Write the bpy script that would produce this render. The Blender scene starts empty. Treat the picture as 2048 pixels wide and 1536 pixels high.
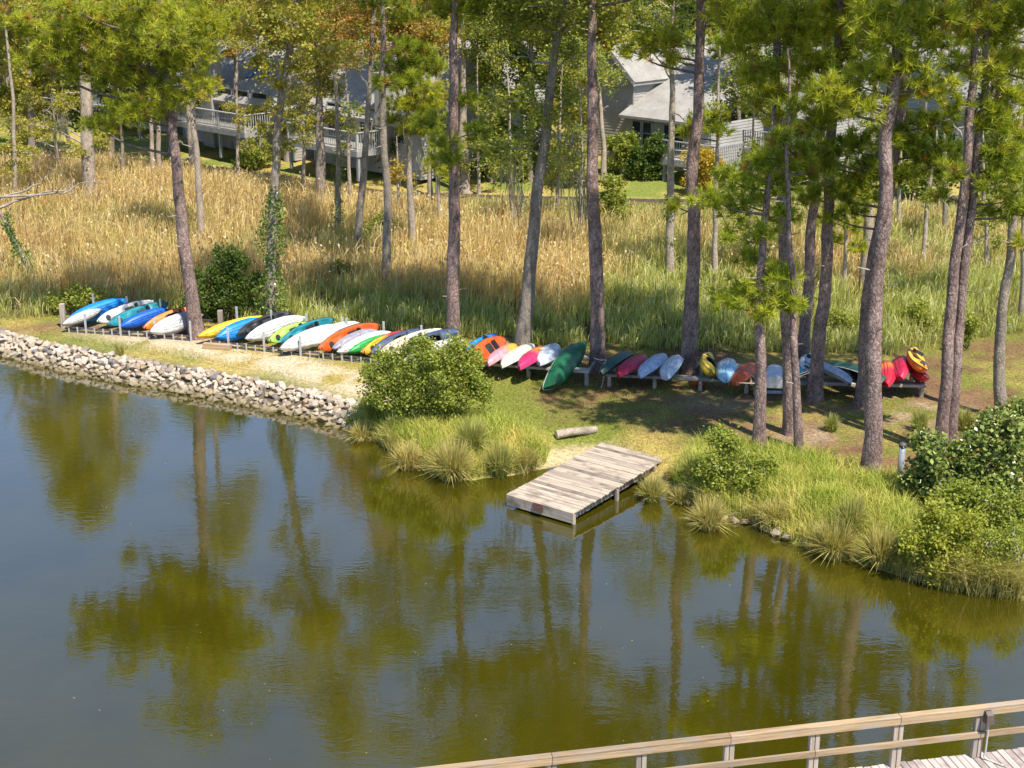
import bpy, math, random
import numpy as np
from mathutils import Vector, Matrix

# ------------------------------------------------------------------ camera, sky, sun, exposure
scene = bpy.context.scene
CAM_H, PITCH, FPX = 14.5, math.radians(17.9), 2840.0        # focal length in pixels of the 2048 wide photograph
cam_d = bpy.data.cameras.new("camera")
cam_d.sensor_width = 36.0
cam_d.lens = 36.0 * FPX / 2048.0
cam_d.clip_start, cam_d.clip_end = 0.5, 2500.0
cam = bpy.data.objects.new("camera", cam_d)
scene.collection.objects.link(cam)
cam.location = (0, 0, CAM_H)
cam.rotation_euler = (math.pi / 2 - PITCH, 0, 0)
scene.camera = cam

SUN_EL = math.radians(59)
SUN_H = Vector((0.56, -0.83)).normalized()                  # horizontal direction towards the sun
world = bpy.data.worlds.new("World"); scene.world = world; world.use_nodes = True
wn = world.node_tree.nodes; wl = world.node_tree.links
bg = wn["Background"]; sky = wn.new("ShaderNodeTexSky")
sky.sky_type = 'NISHITA'; sky.sun_disc = False
sky.sun_elevation = SUN_EL
sky.sun_rotation = math.atan2(SUN_H.x, SUN_H.y)
sky.air_density = 1.0; sky.dust_density = 0.0; sky.ozone_density = 4.0; sky.altitude = 1500
wl.new(sky.outputs[0], bg.inputs[0]); bg.inputs[1].default_value = 0.15
sun_d = bpy.data.lights.new("sun", 'SUN'); sun_d.energy = 5.0; sun_d.angle = math.radians(0.53)
sun_d.color = (1.0, 0.95, 0.86)
sun = bpy.data.objects.new("sun", sun_d); scene.collection.objects.link(sun)
sdir = Vector((SUN_H.x * math.cos(SUN_EL), SUN_H.y * math.cos(SUN_EL), math.sin(SUN_EL)))
sun.rotation_euler = sdir.to_track_quat('Z', 'Y').to_euler()
sun.location = (30, -40, 60)
vs = scene.view_settings
vs.view_transform = 'Standard'; vs.look = 'None'; vs.gamma = 1.0; vs.use_curve_mapping = False
vs.exposure = 0.8
scene.cycles.max_bounces = 6; scene.cycles.diffuse_bounces = 4; scene.cycles.glossy_bounces = 3
scene.cycles.transmission_bounces = 3; scene.cycles.transparent_max_bounces = 4
scene.cycles.caustics_reflective = False; scene.cycles.caustics_refractive = False

# ------------------------------------------------------------------ helpers
R = np.random.default_rng(7)
rnd = random.Random(11)
COL = scene.collection
CP, SP = math.cos(PITCH), math.sin(PITCH)

def ray(px, py):
    u, v = (px - 1024) / FPX, (768 - py) / FPX
    return np.array([u, CP + v * SP, -SP + v * CP])
def P(px, py, z=0.0):
    """the point at height z that the pixel of the photograph shows"""
    d = ray(px, py); t = (z - CAM_H) / d[2]
    return np.array([0, 0, CAM_H]) + d * t
def PY(px, py, Y):
    d = ray(px, py); t = Y / d[1]
    return np.array([0, 0, CAM_H]) + d * t
def scale_at(p):
    return FPX / (p[1] * CP + (CAM_H - p[2]) * SP)          # pixels per metre
def lin(c):
    return tuple(((x / 12.92) if x <= .04045 else ((x + .055) / 1.055) ** 2.4) for x in c)
def hexc(h):
    return lin(tuple(int(h[i:i + 2], 16) / 255 for i in (0, 2, 4)))

def _hash(ix, iy, s):
    h = (ix.astype(np.int64) * 374761393 + iy.astype(np.int64) * 668265263 + s * 982451653) & 0x7fffffff
    h = ((h ^ (h >> 13)) * 1274126177) & 0x7fffffff
    return ((h ^ (h >> 16)) & 0xffff) / 65535.0
def vnoise(x, y, s=0):
    x = np.asarray(x, float); y = np.asarray(y, float)
    ix, iy = np.floor(x), np.floor(y); fx, fy = x - ix, y - iy
    fx = fx * fx * (3 - 2 * fx); fy = fy * fy * (3 - 2 * fy)
    a = _hash(ix, iy, s); b = _hash(ix + 1, iy, s); c = _hash(ix, iy + 1, s); d = _hash(ix + 1, iy + 1, s)
    return (a * (1 - fx) + b * fx) * (1 - fy) + (c * (1 - fx) + d * fx) * fy
def fbm(x, y, s=0, o=4):
    t = 0; a = .5; n = 0
    for i in range(o):
        t = t + a * vnoise(np.asarray(x) * 2 ** i, np.asarray(y) * 2 ** i, s + i * 17); n += a; a *= .5
    return t / n
def sstep(a, b, x):
    t = np.clip((np.asarray(x, float) - a) / (b - a), 0, 1); return t * t * (3 - 2 * t)
def lerp(a, b, t):
    t = np.asarray(t)[..., None]; return np.asarray(a) * (1 - t) + np.asarray(b) * t

def empty(name, loc=(0, 0, 0), rot=None):
    o = bpy.data.objects.new(name, None); COL.objects.link(o); o.empty_display_size = .2
    o.location = loc
    if rot is not None: o.rotation_euler = rot
    return o
def tag(o, label=None, cat=None, group=None, kind=None):
    if label: o["label"] = label
    if cat: o["category"] = cat
    if group: o["group"] = group
    if kind: o["kind"] = kind
    return o
def link(name, me, mat=None, parent=None):
    o = bpy.data.objects.new(name, me); COL.objects.link(o)
    if mat is not None and not me.materials: me.materials.append(mat)
    if parent is not None: o.parent = parent
    return o
def np_mesh(name, V, F, mat=None, parent=None, col=None, smooth=False):
    V = np.asarray(V, np.float32); F = np.asarray(F, np.int32); n, k = F.shape
    me = bpy.data.meshes.new(name)
    me.vertices.add(len(V)); me.vertices.foreach_set("co", V.ravel())
    me.loops.add(n * k); me.loops.foreach_set("vertex_index", F.ravel())
    me.polygons.add(n)
    me.polygons.foreach_set("loop_start", np.arange(0, n * k, k, dtype=np.int32))
    me.polygons.foreach_set("loop_total", np.full(n, k, np.int32))
    me.polygons.foreach_set("use_smooth", np.full(n, smooth))
    if col is not None:
        a = me.color_attributes.new("Col", 'FLOAT_COLOR', 'POINT')
        c = np.ones((len(V), 4), np.float32); c[:, :3] = col; a.data.foreach_set("color", c.ravel())
    me.update(calc_edges=True)
    return link(name, me, mat, parent)

class MB:
    """collects simple shapes into one mesh"""
    def __init__(s): s.v = []; s.f = []; s.c = []
    def add(s, v, f, c=None):
        b = len(s.v); s.v += [tuple(map(float, x)) for x in v]; s.f += [tuple(int(i) + b for i in q) for q in f]
        s.c += [c or (1, 1, 1)] * len(v); return s
    def box(s, lo, hi, M=None, c=None):
        x0, y0, z0 = lo; x1, y1, z1 = hi
        v = [(x0, y0, z0), (x1, y0, z0), (x1, y1, z0), (x0, y1, z0), (x0, y0, z1), (x1, y0, z1), (x1, y1, z1), (x0, y1, z1)]
        if M is not None: v = [M @ Vector(p) for p in v]
        return s.add(v, [(0, 3, 2, 1), (4, 5, 6, 7), (0, 1, 5, 4), (1, 2, 6, 5), (2, 3, 7, 6), (3, 0, 4, 7)], c)
    def cbox(s, lo, hi, b=.01, c=None):
        """box with chamfered edges"""
        x0, y0, z0 = lo; x1, y1, z1 = hi; v = []; 
        for (z, i) in ((z0, b), (z0 + b, 0), (z1 - b, 0), (z1, b)):
            v += [(x0 + i + b * (i == 0), y0 + i, z), (x1 - i - b * (i == 0), y0 + i, z), (x1 - i, y0 + i + b * (i == 0), z), (x1 - i, y1 - i - b * (i == 0), z),
                  (x1 - i - b * (i == 0), y1 - i, z), (x0 + i + b * (i == 0), y1 - i, z), (x0 + i, y1 - i - b * (i == 0), z), (x0 + i, y0 + i + b * (i == 0), z)]
        f = [tuple(range(7, -1, -1)), tuple(range(24, 32))]
        for k in range(3):
            for j in range(8): f.append((k * 8 + j, k * 8 + (j + 1) % 8, k * 8 + 8 + (j + 1) % 8, k * 8 + 8 + j))
        return s.add(v, f, c)
    def tube(s, path, r, seg=6, c=None, cap=True):
        V, F = tube_np(np.array(path, float), np.full(len(path), r) if np.isscalar(r) else np.array(r), seg)
        F = [tuple(q) for q in F]
        if cap: F += [tuple(range(seg - 1, -1, -1)), tuple(range(len(V) - seg, len(V)))]
        return s.add(V, F, c)
    def build(s, name, mat=None, parent=None, smooth=False, col=False):
        me = bpy.data.meshes.new(name); me.from_pydata(s.v, [], s.f)
        if smooth: me.polygons.foreach_set("use_smooth", [True] * len(me.polygons))
        if col:
            a = me.color_attributes.new("Col", 'FLOAT_COLOR', 'POINT')
            a.data.foreach_set("color", np.array([(*c, 1) for c in s.c], np.float32).ravel())
        me.update()
        return link(name, me, mat, parent)

def tube_np(path, rad, seg=6):
    n = len(path); T = np.gradient(path, axis=0); T /= np.linalg.norm(T, axis=1)[:, None] + 1e-9
    ref = np.array([1., 0, 0]) if abs(T[n // 2][0]) < .8 else np.array([0, 1., 0])
    A = np.cross(T, ref); A /= np.linalg.norm(A, axis=1)[:, None] + 1e-9; B = np.cross(T, A)
    th = np.linspace(0, 2 * math.pi, seg, endpoint=False)
    V = path[:, None] + rad[:, None, None] * (np.cos(th)[None, :, None] * A[:, None] + np.sin(th)[None, :, None] * B[:, None])
    V = V.reshape(-1, 3); i = np.arange(n - 1)[:, None] * seg; j = np.arange(seg)[None]; k = (j + 1) % seg
    F = np.stack([i + j, i + k, i + seg + k, i + seg + j], -1).reshape(-1, 4)
    return V, F
def bez(pts, n):
    """smooth path through points (Catmull-Rom)"""
    p = np.array(pts, float)
    if len(p) == 2: return p[0] + (p[1] - p[0]) * np.linspace(0, 1, n)[:, None]
    q = np.vstack([2 * p[0] - p[1], p, 2 * p[-1] - p[-2]]); out = []
    u = np.linspace(0, len(p) - 1 - 1e-9, n); i = u.astype(int); t = (u - i)[:, None]
    a, b, c, d = q[i], q[i + 1], q[i + 2], q[i + 3]
    return .5 * (2 * b + (c - a) * t + (2 * a - 5 * b + 4 * c - d) * t ** 2 + (3 * b - a - 3 * c + d) * t ** 3)

# ------------------------------------------------------------------ materials
def new_mat(name):
    m = bpy.data.materials.new(name); m.use_nodes = True
    n = m.node_tree.nodes; return m, n, m.node_tree.links, n["Principled BSDF"]
def node(n, t, **kw):
    x = n.new(t)
    for k, v in kw.items():
        if k in x.inputs.keys(): x.inputs[k].default_value = v
        else: setattr(x, k, v)
    return x
def ramp(n, stops):
    r = n.new("ShaderNodeValToRGB"); e = r.color_ramp.elements
    while len(e) < len(stops): e.new(.5)
    for q, (p, c) in zip(e, stops): q.position = p; q.color = (*c[:3], 1)
    return r
def mixc(n, l, fac, a, b, mode='MIX'):
    m = n.new("ShaderNodeMix"); m.data_type = 'RGBA'; m.blend_type = mode
    for s, v in ((m.inputs[0], fac), (m.inputs[6], a), (m.inputs[7], b)):
        if hasattr(v, 'is_linked') or hasattr(v, 'links'): l.new(v, s)
        elif isinstance(v, (int, float)): s.default_value = v
        else: s.default_value = (*v[:3], 1)
    return m.outputs[2]
def noise_n(n, l, scale, detail=4, vec=None, rough=.6, sc3=None):
    t = node(n, "ShaderNodeTexNoise", Scale=scale, Detail=detail, Roughness=rough)
    tc = n.new("ShaderNodeTexCoord"); src = tc.outputs[vec or "Object"]
    if sc3:
        mp = n.new("ShaderNodeMapping"); mp.inputs["Scale"].default_value = sc3; l.new(src, mp.inputs[0]); src = mp.outputs[0]
    l.new(src, t.inputs["Vector"]); return t
def bump(n, l, h, strength, dist, bsdf):
    b = node(n, "ShaderNodeBump", Strength=strength, Distance=dist); l.new(h, b.inputs["Height"]); l.new(b.outputs[0], bsdf.inputs["Normal"])

def m_plain(name, c, rough=.6, c2=None, sc=4., spec=.4, bmp=0., sc3=None, metal=0.):
    m, n, l, b = new_mat(name)
    t = noise_n(n, l, sc, 5, sc3=sc3)
    c2 = c2 or tuple(x * .7 for x in c)
    r = ramp(n, [(.32, c2), (.68, c)]); l.new(t.outputs[0], r.inputs[0]); l.new(r.outputs[0], b.inputs["Base Color"])
    b.inputs["Roughness"].default_value = rough; b.inputs["Specular IOR Level"].default_value = spec; b.inputs["Metallic"].default_value = metal
    if bmp: bump(n, l, t.outputs[0], .6, bmp, b)
    return m
def m_foliage(name, trans=.35, rough=.5):
    m, n, l, b = new_mat(name)
    a = node(n, "ShaderNodeAttribute", attribute_name="Col")
    l.new(a.outputs[0], b.inputs["Base Color"]); b.inputs["Roughness"].default_value = rough; b.inputs["Specular IOR Level"].default_value = .35
    tr = n.new("ShaderNodeBsdfTranslucent"); mx = n.new("ShaderNodeMixShader"); mx.inputs[0].default_value = trans
    c = mixc(n, l, 1.0, a.outputs[0], (1.25, 1.2, .6), 'MULTIPLY'); l.new(c, tr.inputs[0])
    l.new(b.outputs[0], mx.inputs[1]); l.new(tr.outputs[0], mx.inputs[2]); l.new(mx.outputs[0], n["Material Output"].inputs[0])
    return m
def m_attr(name, rough=.45, spec=.5, sc=3., amt=.25, bmp=0.):
    """vertex colour, dirtied by noise"""
    m, n, l, b = new_mat(name)
    a = node(n, "ShaderNodeAttribute", attribute_name="Col"); t = noise_n(n, l, sc, 5)
    r = ramp(n, [(.35, (1 - amt,) * 3), (.65, (1, 1, 1))]); l.new(t.outputs[0], r.inputs[0])
    l.new(mixc(n, l, 1., a.outputs[0], r.outputs[0], 'MULTIPLY'), b.inputs["Base Color"])
    b.inputs["Roughness"].default_value = rough; b.inputs["Specular IOR Level"].default_value = spec
    if bmp: bump(n, l, t.outputs[0], .5, bmp, b)
    return m
def m_bark(name, dark, mid, light, sc=1.):
    m, n, l, b = new_mat(name)
    v = n.new("ShaderNodeTexVoronoi"); v.feature = 'DISTANCE_TO_EDGE'; v.inputs["Scale"].default_value = 11 * sc
    tc = n.new("ShaderNodeTexCoord"); mp = n.new("ShaderNodeMapping"); mp.inputs["Scale"].default_value = (1, 1, .35)
    t0 = noise_n(n, l, 6, 3); wv = mixc(n, l, .25, tc.outputs["Object"], t0.outputs[1], 'ADD')
    l.new(wv, mp.inputs[0]); l.new(mp.outputs[0], v.inputs["Vector"])
    t = noise_n(n, l, 3.5 * sc, 6, sc3=(1, 1, .5))
    t2 = noise_n(n, l, .55, 4)
    r = ramp(n, [(.25, mid), (.72, light)]); l.new(t.outputs[0], r.inputs[0])
    r2 = ramp(n, [(.35, (.72, .7, .7)), (.7, (1.12, 1.05, 1.0))]); l.new(t2.outputs[0], r2.inputs[0])
    e = ramp(n, [(0, dark), (.14, (1, 1, 1))]); l.new(v.outputs[0], e.inputs[0])
    c = mixc(n, l, 1., r.outputs[0], r2.outputs[0], 'MULTIPLY'); c = mixc(n, l, .85, c, e.outputs[0], 'MULTIPLY')
    l.new(c, b.inputs["Base Color"]); b.inputs["Roughness"].default_value = .9; b.inputs["Specular IOR Level"].default_value = .15
    md = n.new("ShaderNodeMath"); md.operation = 'MULTIPLY_ADD'; l.new(v.outputs[0], md.inputs[0]); md.inputs[1].default_value = 1.2; l.new(t.outputs[0], md.inputs[2])
    bump(n, l, md.outputs[0], .9, .03, b)
    return m
def m_wood(name, c, c2, c3, axis=0, rough=.8, var=.35):
    """weathered board: grain along one local axis, tone varying from board to board"""
    m, n, l, b = new_mat(name)
    s = [22., 22., 22.]; s[axis] = 1.1
    oi = n.new("ShaderNodeObjectInfo"); tc = n.new("ShaderNodeTexCoord"); vm = n.new("ShaderNodeVectorMath"); vm.operation = 'MULTIPLY_ADD'
    cb = n.new("ShaderNodeCombineXYZ")
    for q in range(3): l.new(oi.outputs["Random"], cb.inputs[q])
    vm.inputs[1].default_value = (37, 53, 91); l.new(cb.outputs[0], vm.inputs[0]); l.new(tc.outputs["Object"], vm.inputs[2])
    mp = n.new("ShaderNodeMapping"); mp.inputs["Scale"].default_value = s; l.new(vm.outputs[0], mp.inputs[0])
    t = node(n, "ShaderNodeTexNoise", Scale=1., Detail=6, Roughness=.7); l.new(mp.outputs[0], t.inputs["Vector"])
    t2 = node(n, "ShaderNodeTexNoise", Scale=2.2, Detail=5); l.new(vm.outputs[0], t2.inputs["Vector"])
    r = ramp(n, [(.3, c2), (.62, c)]); l.new(t.outputs[0], r.inputs[0])
    st = ramp(n, [(.5, (0, 0, 0)), (.72, (1, 1, 1))]); l.new(t2.outputs[0], st.inputs[0])
    base = mixc(n, l, st.outputs[0], r.outputs[0], c3)
    ro = ramp(n, [(0, (1 - var,) * 3), (.45, (1, 1, 1)), (1, (1.1, 1.08, 1.05))]); l.new(oi.outputs["Random"], ro.inputs[0])
    l.new(mixc(n, l, 1., base, ro.outputs[0], 'MULTIPLY'), b.inputs["Base Color"])
    b.inputs["Roughness"].default_value = rough; b.inputs["Specular IOR Level"].default_value = .25
    bump(n, l, t.outputs[0], .35, .006, b)
    return m

M = {}
M['needles'] = m_foliage("pine_needles", .5, .45)
M['leaves'] = m_foliage("leaves", .48, .5)
M['glossy_leaves'] = m_foliage("glossy_leaves", .2, .3)
M['reeds'] = m_foliage("reeds", .35, .6)
M['pine_bark'] = m_bark("pine_bark", (.3, .26, .26), (.12, .082, .07), (.46, .34, .295), 1.0)
M['grey_bark'] = m_bark("grey_bark", (.45, .42, .4), (.19, .155, .12), (.47, .41, .33), 1.5)
M['pale_bark'] = m_bark("pale_bark", (.55, .52, .5), (.3, .24, .18), (.6, .52, .41), 1.5)
M['limb'] = m_plain("limb_bark", (.42, .36, .29), .85, (.17, .13, .1), 5.)
M['pine_limb'] = m_plain("pine_limb_bark", (.2, .145, .11), .9, (.09, .065, .05), 5.)
M['plastic'] = m_attr("kayak_plastic", .45, .45, 6., .38)
M['black'] = m_plain("black_fittings", (.02, .02, .022), .5, (.035, .035, .035), 8)
M['steel'] = m_plain("galvanised_upright", (.5, .5, .5), .45, (.33, .32, .31), 6)
M['dark_steel'] = m_plain("dark_rack_rail", (.06, .06, .065), .5, (.1, .08, .07), 8)
M['grey_wood'] = m_wood("grey_wood", (.42, .38, .33), (.25, .22, .19), (.17, .155, .135), 0)
M['dock_wood'] = m_wood("dock_wood", (.46, .38, .29), (.27, .21, .16), (.16, .125, .105), 0, .85, .5)
M['deck_wood'] = m_wood("boardwalk_deck", (.5, .41, .36), (.3, .24, .21), (.22, .17, .15), 1, .85, .4)
M['rail_wood'] = m_wood("boardwalk_rail", (.42, .3, .175), (.21, .135, .07), (.3, .25, .2), 0, .8, .3)
M['post_wood'] = m_wood("boardwalk_post", (.4, .33, .26), (.22, .17, .13), (.3, .27, .24), 2, .85, .3)
# ------------------------------------------------------------------ shoreline, terrain
SHORE_PX = [(-400, 640), (-160, 680), (0, 708), (101, 736), (203, 756), (305, 774), (406, 793), (520, 814), (600, 832), (700, 858), (760, 886), (820, 925),
            (880, 952), (940, 960), (1010, 950), (1070, 940), (1150, 925), (1230, 925), (1290, 965), (1345, 988), (1420, 1030), (1500, 1046),
            (1600, 1092), (1700, 1122), (1800, 1150), (1900, 1178), (2048, 1192), (2250, 1210), (2600, 1235)]
SH = np.array([P(x, y, 0)[:2] for x, y in SHORE_PX]); SH = SH[np.argsort(SH[:, 0])]
def shore_y(x): return np.interp(x, SH[:, 0], SH[:, 1]) + .12 * (vnoise(np.asarray(x) * 1.3, 0 * np.asarray(x), 5) - .5)
REED = np.array([(-60, 62), (-30, 56), (-22, 53), (-18.6, 50.8), (-16, 52), (-9, 50.2), (-2.4, 48.4), (4, 46.9), (13.5, 46.2), (15.5, 48), (20, 49.5), (60, 52)])
def reed_y(x): return np.interp(x, REED[:, 0], REED[:, 1])
EDGE = np.array([(-70, 112), (-26.4, 91), (-15.5, 84.3), (-6.6, 77.3), (7.2, 75), (23, 76), (70, 80)])
def edge_y(x): return np.interp(x, EDGE[:, 0], EDGE[:, 1])
def gz(x, y):
    x = np.asarray(x, float); y = np.asarray(y, float)
    d = y - shore_y(x)
    rip = sstep(-3.0, -4.4, x); d = d * (1 + .7 * rip)                                   # steeper under the stone bank
    beach = np.exp(-((x - 1.9) / 1.1) ** 4)
    land = .04 + (.16 * (1 - beach) + .05 * beach) * 1. * np.clip(d, 0, .6) / .6 + .36 * sstep(.1, 1.5 + .8 * beach, d) - .03 * rip * sstep(.3, 1.8, d)
    bed = np.maximum(-1.4, .04 + d * .42)
    z = np.where(d < 0, bed, land)
    z = z + .05 * (fbm(x * .35, y * .35, 3, 3) - .5) * sstep(1, 4, d)
    m = sstep(.2, 2.5, y - reed_y(x)); z = z * (1 - m) + .42 * m
    e = y - edge_y(x); z = z + .22 * sstep(-.12, .12, e) + .55 * sstep(0, 7, e)
    return z
def gzs(x, y): return float(gz(x, y))
def G(px, py):
    """ground point under a pixel"""
    d = ray(px, py); t = np.arange(14, 150, .02) / d[1]; x, y, zr = d[0] * t, d[1] * t, CAM_H + d[2] * t
    i = int(np.argmax(zr <= np.maximum(gz(x, y), -.02))); return np.array([x[i], y[i], max(gzs(x[i], y[i]), -.02)])

gx = np.concatenate([np.linspace(-600, -46, 14), np.arange(-42, 42.01, .35), np.linspace(46, 600, 14)])
gy = np.concatenate([np.linspace(-150, 14, 8), np.arange(16, 100.01, .35), np.linspace(104, 900, 18)])
GX, GY = np.meshgrid(gx, gy); GZ = gz(GX, GY)
d = GY - shore_y(GX)
n1 = fbm(GX * .55, GY * .55, 21); n2 = fbm(GX * 1.7, GY * 1.7, 31); n3 = fbm(GX * .22, GY * .22, 41)
dry, green = np.array((.42, .33, .10)), np.array((.19, .21, .04))
sand, straw, mud, yard = np.array((.58, .47, .34)), np.array((.24, .135, .075)), np.array((.13, .10, .04)), np.array((.2, .23, .05))
c = lerp(dry, green, sstep(.38, .62, n1 * .6 + n3 * .4 + .08 * sstep(-1, 3, GX)))
path = np.exp(-((d - 3.2 - .5 * np.sin(GX * .4)) / 1.15) ** 2) * sstep(-1.2, -3.5, GX) * sstep(-17.5, -12, GX)
c = lerp(c, sand, np.clip(path * 1.7, 0, 1) * sstep(.34, .48, n2 * .5 + n1 * .5))
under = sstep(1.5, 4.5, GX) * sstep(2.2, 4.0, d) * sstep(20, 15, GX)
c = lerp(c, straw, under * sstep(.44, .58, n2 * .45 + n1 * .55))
for px, py in ((1518, 908), (1582, 868), (1599, 918), (1628, 800), (1742, 955), (1728, 810), (1890, 912), (2005, 835), (1378, 752), (1197, 742), (905, 695)):
    q = P(px, py, .55); b = np.exp(-(((GX - q[0]) / .8) ** 2 + ((GY - q[1]) / .8) ** 2)); c = lerp(c, np.array((.33, .17, .09)), np.clip(b * 1.4, 0, 1) * sstep(.3, .5, n2))
for px, py, rr in ((1440, 800, 1.3), (1830, 825, 1.6), (1600, 870, 1.0), (1180, 775, 1.3), (1130, 790, 1.0)):
    q = P(px, py, .55); b = np.exp(-(((GX - q[0]) / rr) ** 2 + ((GY - q[1]) / (rr * .8)) ** 2))
    c = lerp(c, np.array((.42, .32, .22)) if px not in (1180, 1130) else straw, np.clip(b * 1.5, 0, 1) * sstep(.36, .56, n2))
rackm = np.exp(-((GY - reed_y(GX) + 1.6) / .9) ** 2)
c = lerp(c, straw * .9, np.clip(rackm * .9, 0, 1) * sstep(.3, .55, n2 * .6 + n1 * .4))
c = lerp(c, np.array((.5, .4, .24)), np.clip(1.3 * np.exp(-((GX - 1.6) / 1.6) ** 2) * sstep(1.1, .4, d), 0, 1))
c = lerp(c, np.array((.15, .12, .08)), sstep(-3.2, -4.2, GX) * sstep(1.25, .95, d + .25 * (n2 - .5)))
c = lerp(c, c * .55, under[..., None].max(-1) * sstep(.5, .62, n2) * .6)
c = lerp(c, mud, sstep(-.1, .8, GY - reed_y(GX)))
c = lerp(c, lerp(yard, dry, sstep(.4, .65, n1)), sstep(-.1, .1, GY - edge_y(GX)))
c = lerp(c, np.array((.10, .085, .03)), sstep(.05, -.3, d))
c = lerp(c, np.array((.11, .10, .035)), sstep(96, 108, GY))
ny, nx = GX.shape
idx = np.arange(nx * ny).reshape(ny, nx)
F = np.stack([idx[:-1, :-1], idx[:-1, 1:], idx[1:, 1:], idx[1:, :-1]], -1).reshape(-1, 4)
m, n, l, b = new_mat("ground_cover")
a = node(n, "ShaderNodeAttribute", attribute_name="Col"); t = noise_n(n, l, 9, 7, rough=.75); t2 = noise_n(n, l, 38, 4)
r = ramp(n, [(.32, (.42, .42, .38)), (.66, (1.25, 1.22, 1.12))]); l.new(t.outputs[0], r.inputs[0])
r2 = ramp(n, [(.35, (.7, .7, .7)), (.65, (1.15, 1.15, 1.15))]); l.new(t2.outputs[0], r2.inputs[0])
cc = mixc(n, l, 1., a.outputs[0], r.outputs[0], 'MULTIPLY'); l.new(mixc(n, l, 1., cc, r2.outputs[0], 'MULTIPLY'), b.inputs["Base Color"])
b.inputs["Roughness"].default_value = .95; b.inputs["Specular IOR Level"].default_value = .1; bump(n, l, t.outputs[0], .6, .05, b)
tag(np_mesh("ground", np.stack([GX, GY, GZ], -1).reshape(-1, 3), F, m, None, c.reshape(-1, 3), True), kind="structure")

# water: murky olive with wind ripples
m, n, l, b = new_mat("pond_water")
tw = noise_n(n, l, 1.0, 3, sc3=(2.2, 4.4, 1)); tw2 = noise_n(n, l, 1.0, 2, sc3=(7, 15., 1)); tw3 = noise_n(n, l, .16, 3)
md = n.new("ShaderNodeMath"); md.operation = 'MULTIPLY_ADD'; l.new(tw2.outputs[0], md.inputs[0]); md.inputs[1].default_value = .22; l.new(tw.outputs[0], md.inputs[2])
rw = ramp(n, [(.35, (.35,) * 3), (.65, (1,) * 3)]); l.new(tw3.outputs[0], rw.inputs[0])
bp = node(n, "ShaderNodeBump", Distance=.004); l.new(rw.outputs[0], bp.inputs["Strength"]); l.new(md.outputs[0], bp.inputs["Height"]); l.new(bp.outputs[0], b.inputs["Normal"])
tm = noise_n(n, l, .3, 5); rm = ramp(n, [(.3, (.033, .029, .0012)), (.7, (.049, .041, .002))]); l.new(tm.outputs[0], rm.inputs[0]); l.new(rm.outputs[0], b.inputs["Base Color"])
b.inputs["Roughness"].default_value = .015; b.inputs["IOR"].default_value = 1.9; b.inputs["Coat Weight"].default_value = .65; b.inputs["Coat IOR"].default_value = 1.6; b.inputs["Coat Roughness"].default_value = .015; l.new(bp.outputs[0], b.inputs["Coat Normal"])
V = [(-600, -150, 0), (600, -150, 0), (600, 60, 0), (-600, 60, 0)]
tag(np_mesh("water", V, [(0, 1, 2, 3)], m), kind="structure")

# ------------------------------------------------------------------ blades: reeds, lawn grass
def blades(name, base, h, w, lean, col, mat, parent=None, origin=(0, 0, 0), tipcol=None):
    """bent tapering blades, 3 triangles each; lean = (n,2) horizontal throw of the tip in metres"""
    n = len(base); az = R.uniform(0, 2 * math.pi, n); s = np.stack([np.cos(az), np.sin(az), 0 * az], -1) * (w / 2)[:, None]
    L = np.concatenate([lean, np.zeros((n, 1))], 1); up = np.zeros((n, 3)); up[:, 2] = h
    mid = base + up * .6 + L * .3; tip = base + up * np.sqrt(np.clip(1 - (np.hypot(lean[:, 0], lean[:, 1]) / (h * 1.6)) ** 2, .12, 1))[:, None] + L
    V = np.stack([base - s, base + s, mid - s * .8, mid + s * .8, tip], 1) - np.array(origin)
    b0 = np.arange(n)[:, None] * 5
    F = np.stack([b0 + [0, 1, 3], b0 + [0, 3, 2], b0 + [2, 3, 4]], 1).reshape(-1, 3)
    C = np.repeat(col[:, None], 5, 1)
    if tipcol is not None: C[:, 4] = tipcol; C[:, 2:4] = C[:, 2:4] * .5 + tipcol[:, None] * .5
    return np_mesh(name, V.reshape(-1, 3), F, mat, parent, C.reshape(-1, 3))
def reed_colours(x, y):
    a = fbm(x * .16, y * .16, 51); b = fbm(x * .8, y * .5, 61, 3); rr = R.random(len(x))
    f = y - reed_y(x)
    gold = .68 + .9 * (a - .5) + .45 * (b - .5) - .5 * sstep(0, 7, x) + .35 * np.exp(-((f - 13) / 5) ** 2) * sstep(6, 12, x)
    gold = gold - .75 * sstep(6.5, .5, f) * sstep(-10, -5, x) - .5 * sstep(9, 3, f) * sstep(2, 6, x) - .45 * sstep(-22, -26, x) * 0 - .5 * sstep(23, 28, f) * sstep(-8, 2, x) - .35 * sstep(4, .5, f)
    gold = np.clip(gold + .35 * (rr - .5), 0, 1)
    g = lerp((.22, .28, .04), (.52, .52, .12), R.random(len(x)) ** 1.2)
    o = lerp((.53, .36, .11), (.86, .65, .28), R.random(len(x)))
    br = R.random(len(x)) < .14 + .16 * sstep(.5, .62, b); o[br] = (.34, .17, .07)
    return lerp(g, o, np.clip(sstep(.25, .65, gold) + R.normal(0, .16, len(x)), 0, 1)), gold
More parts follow.
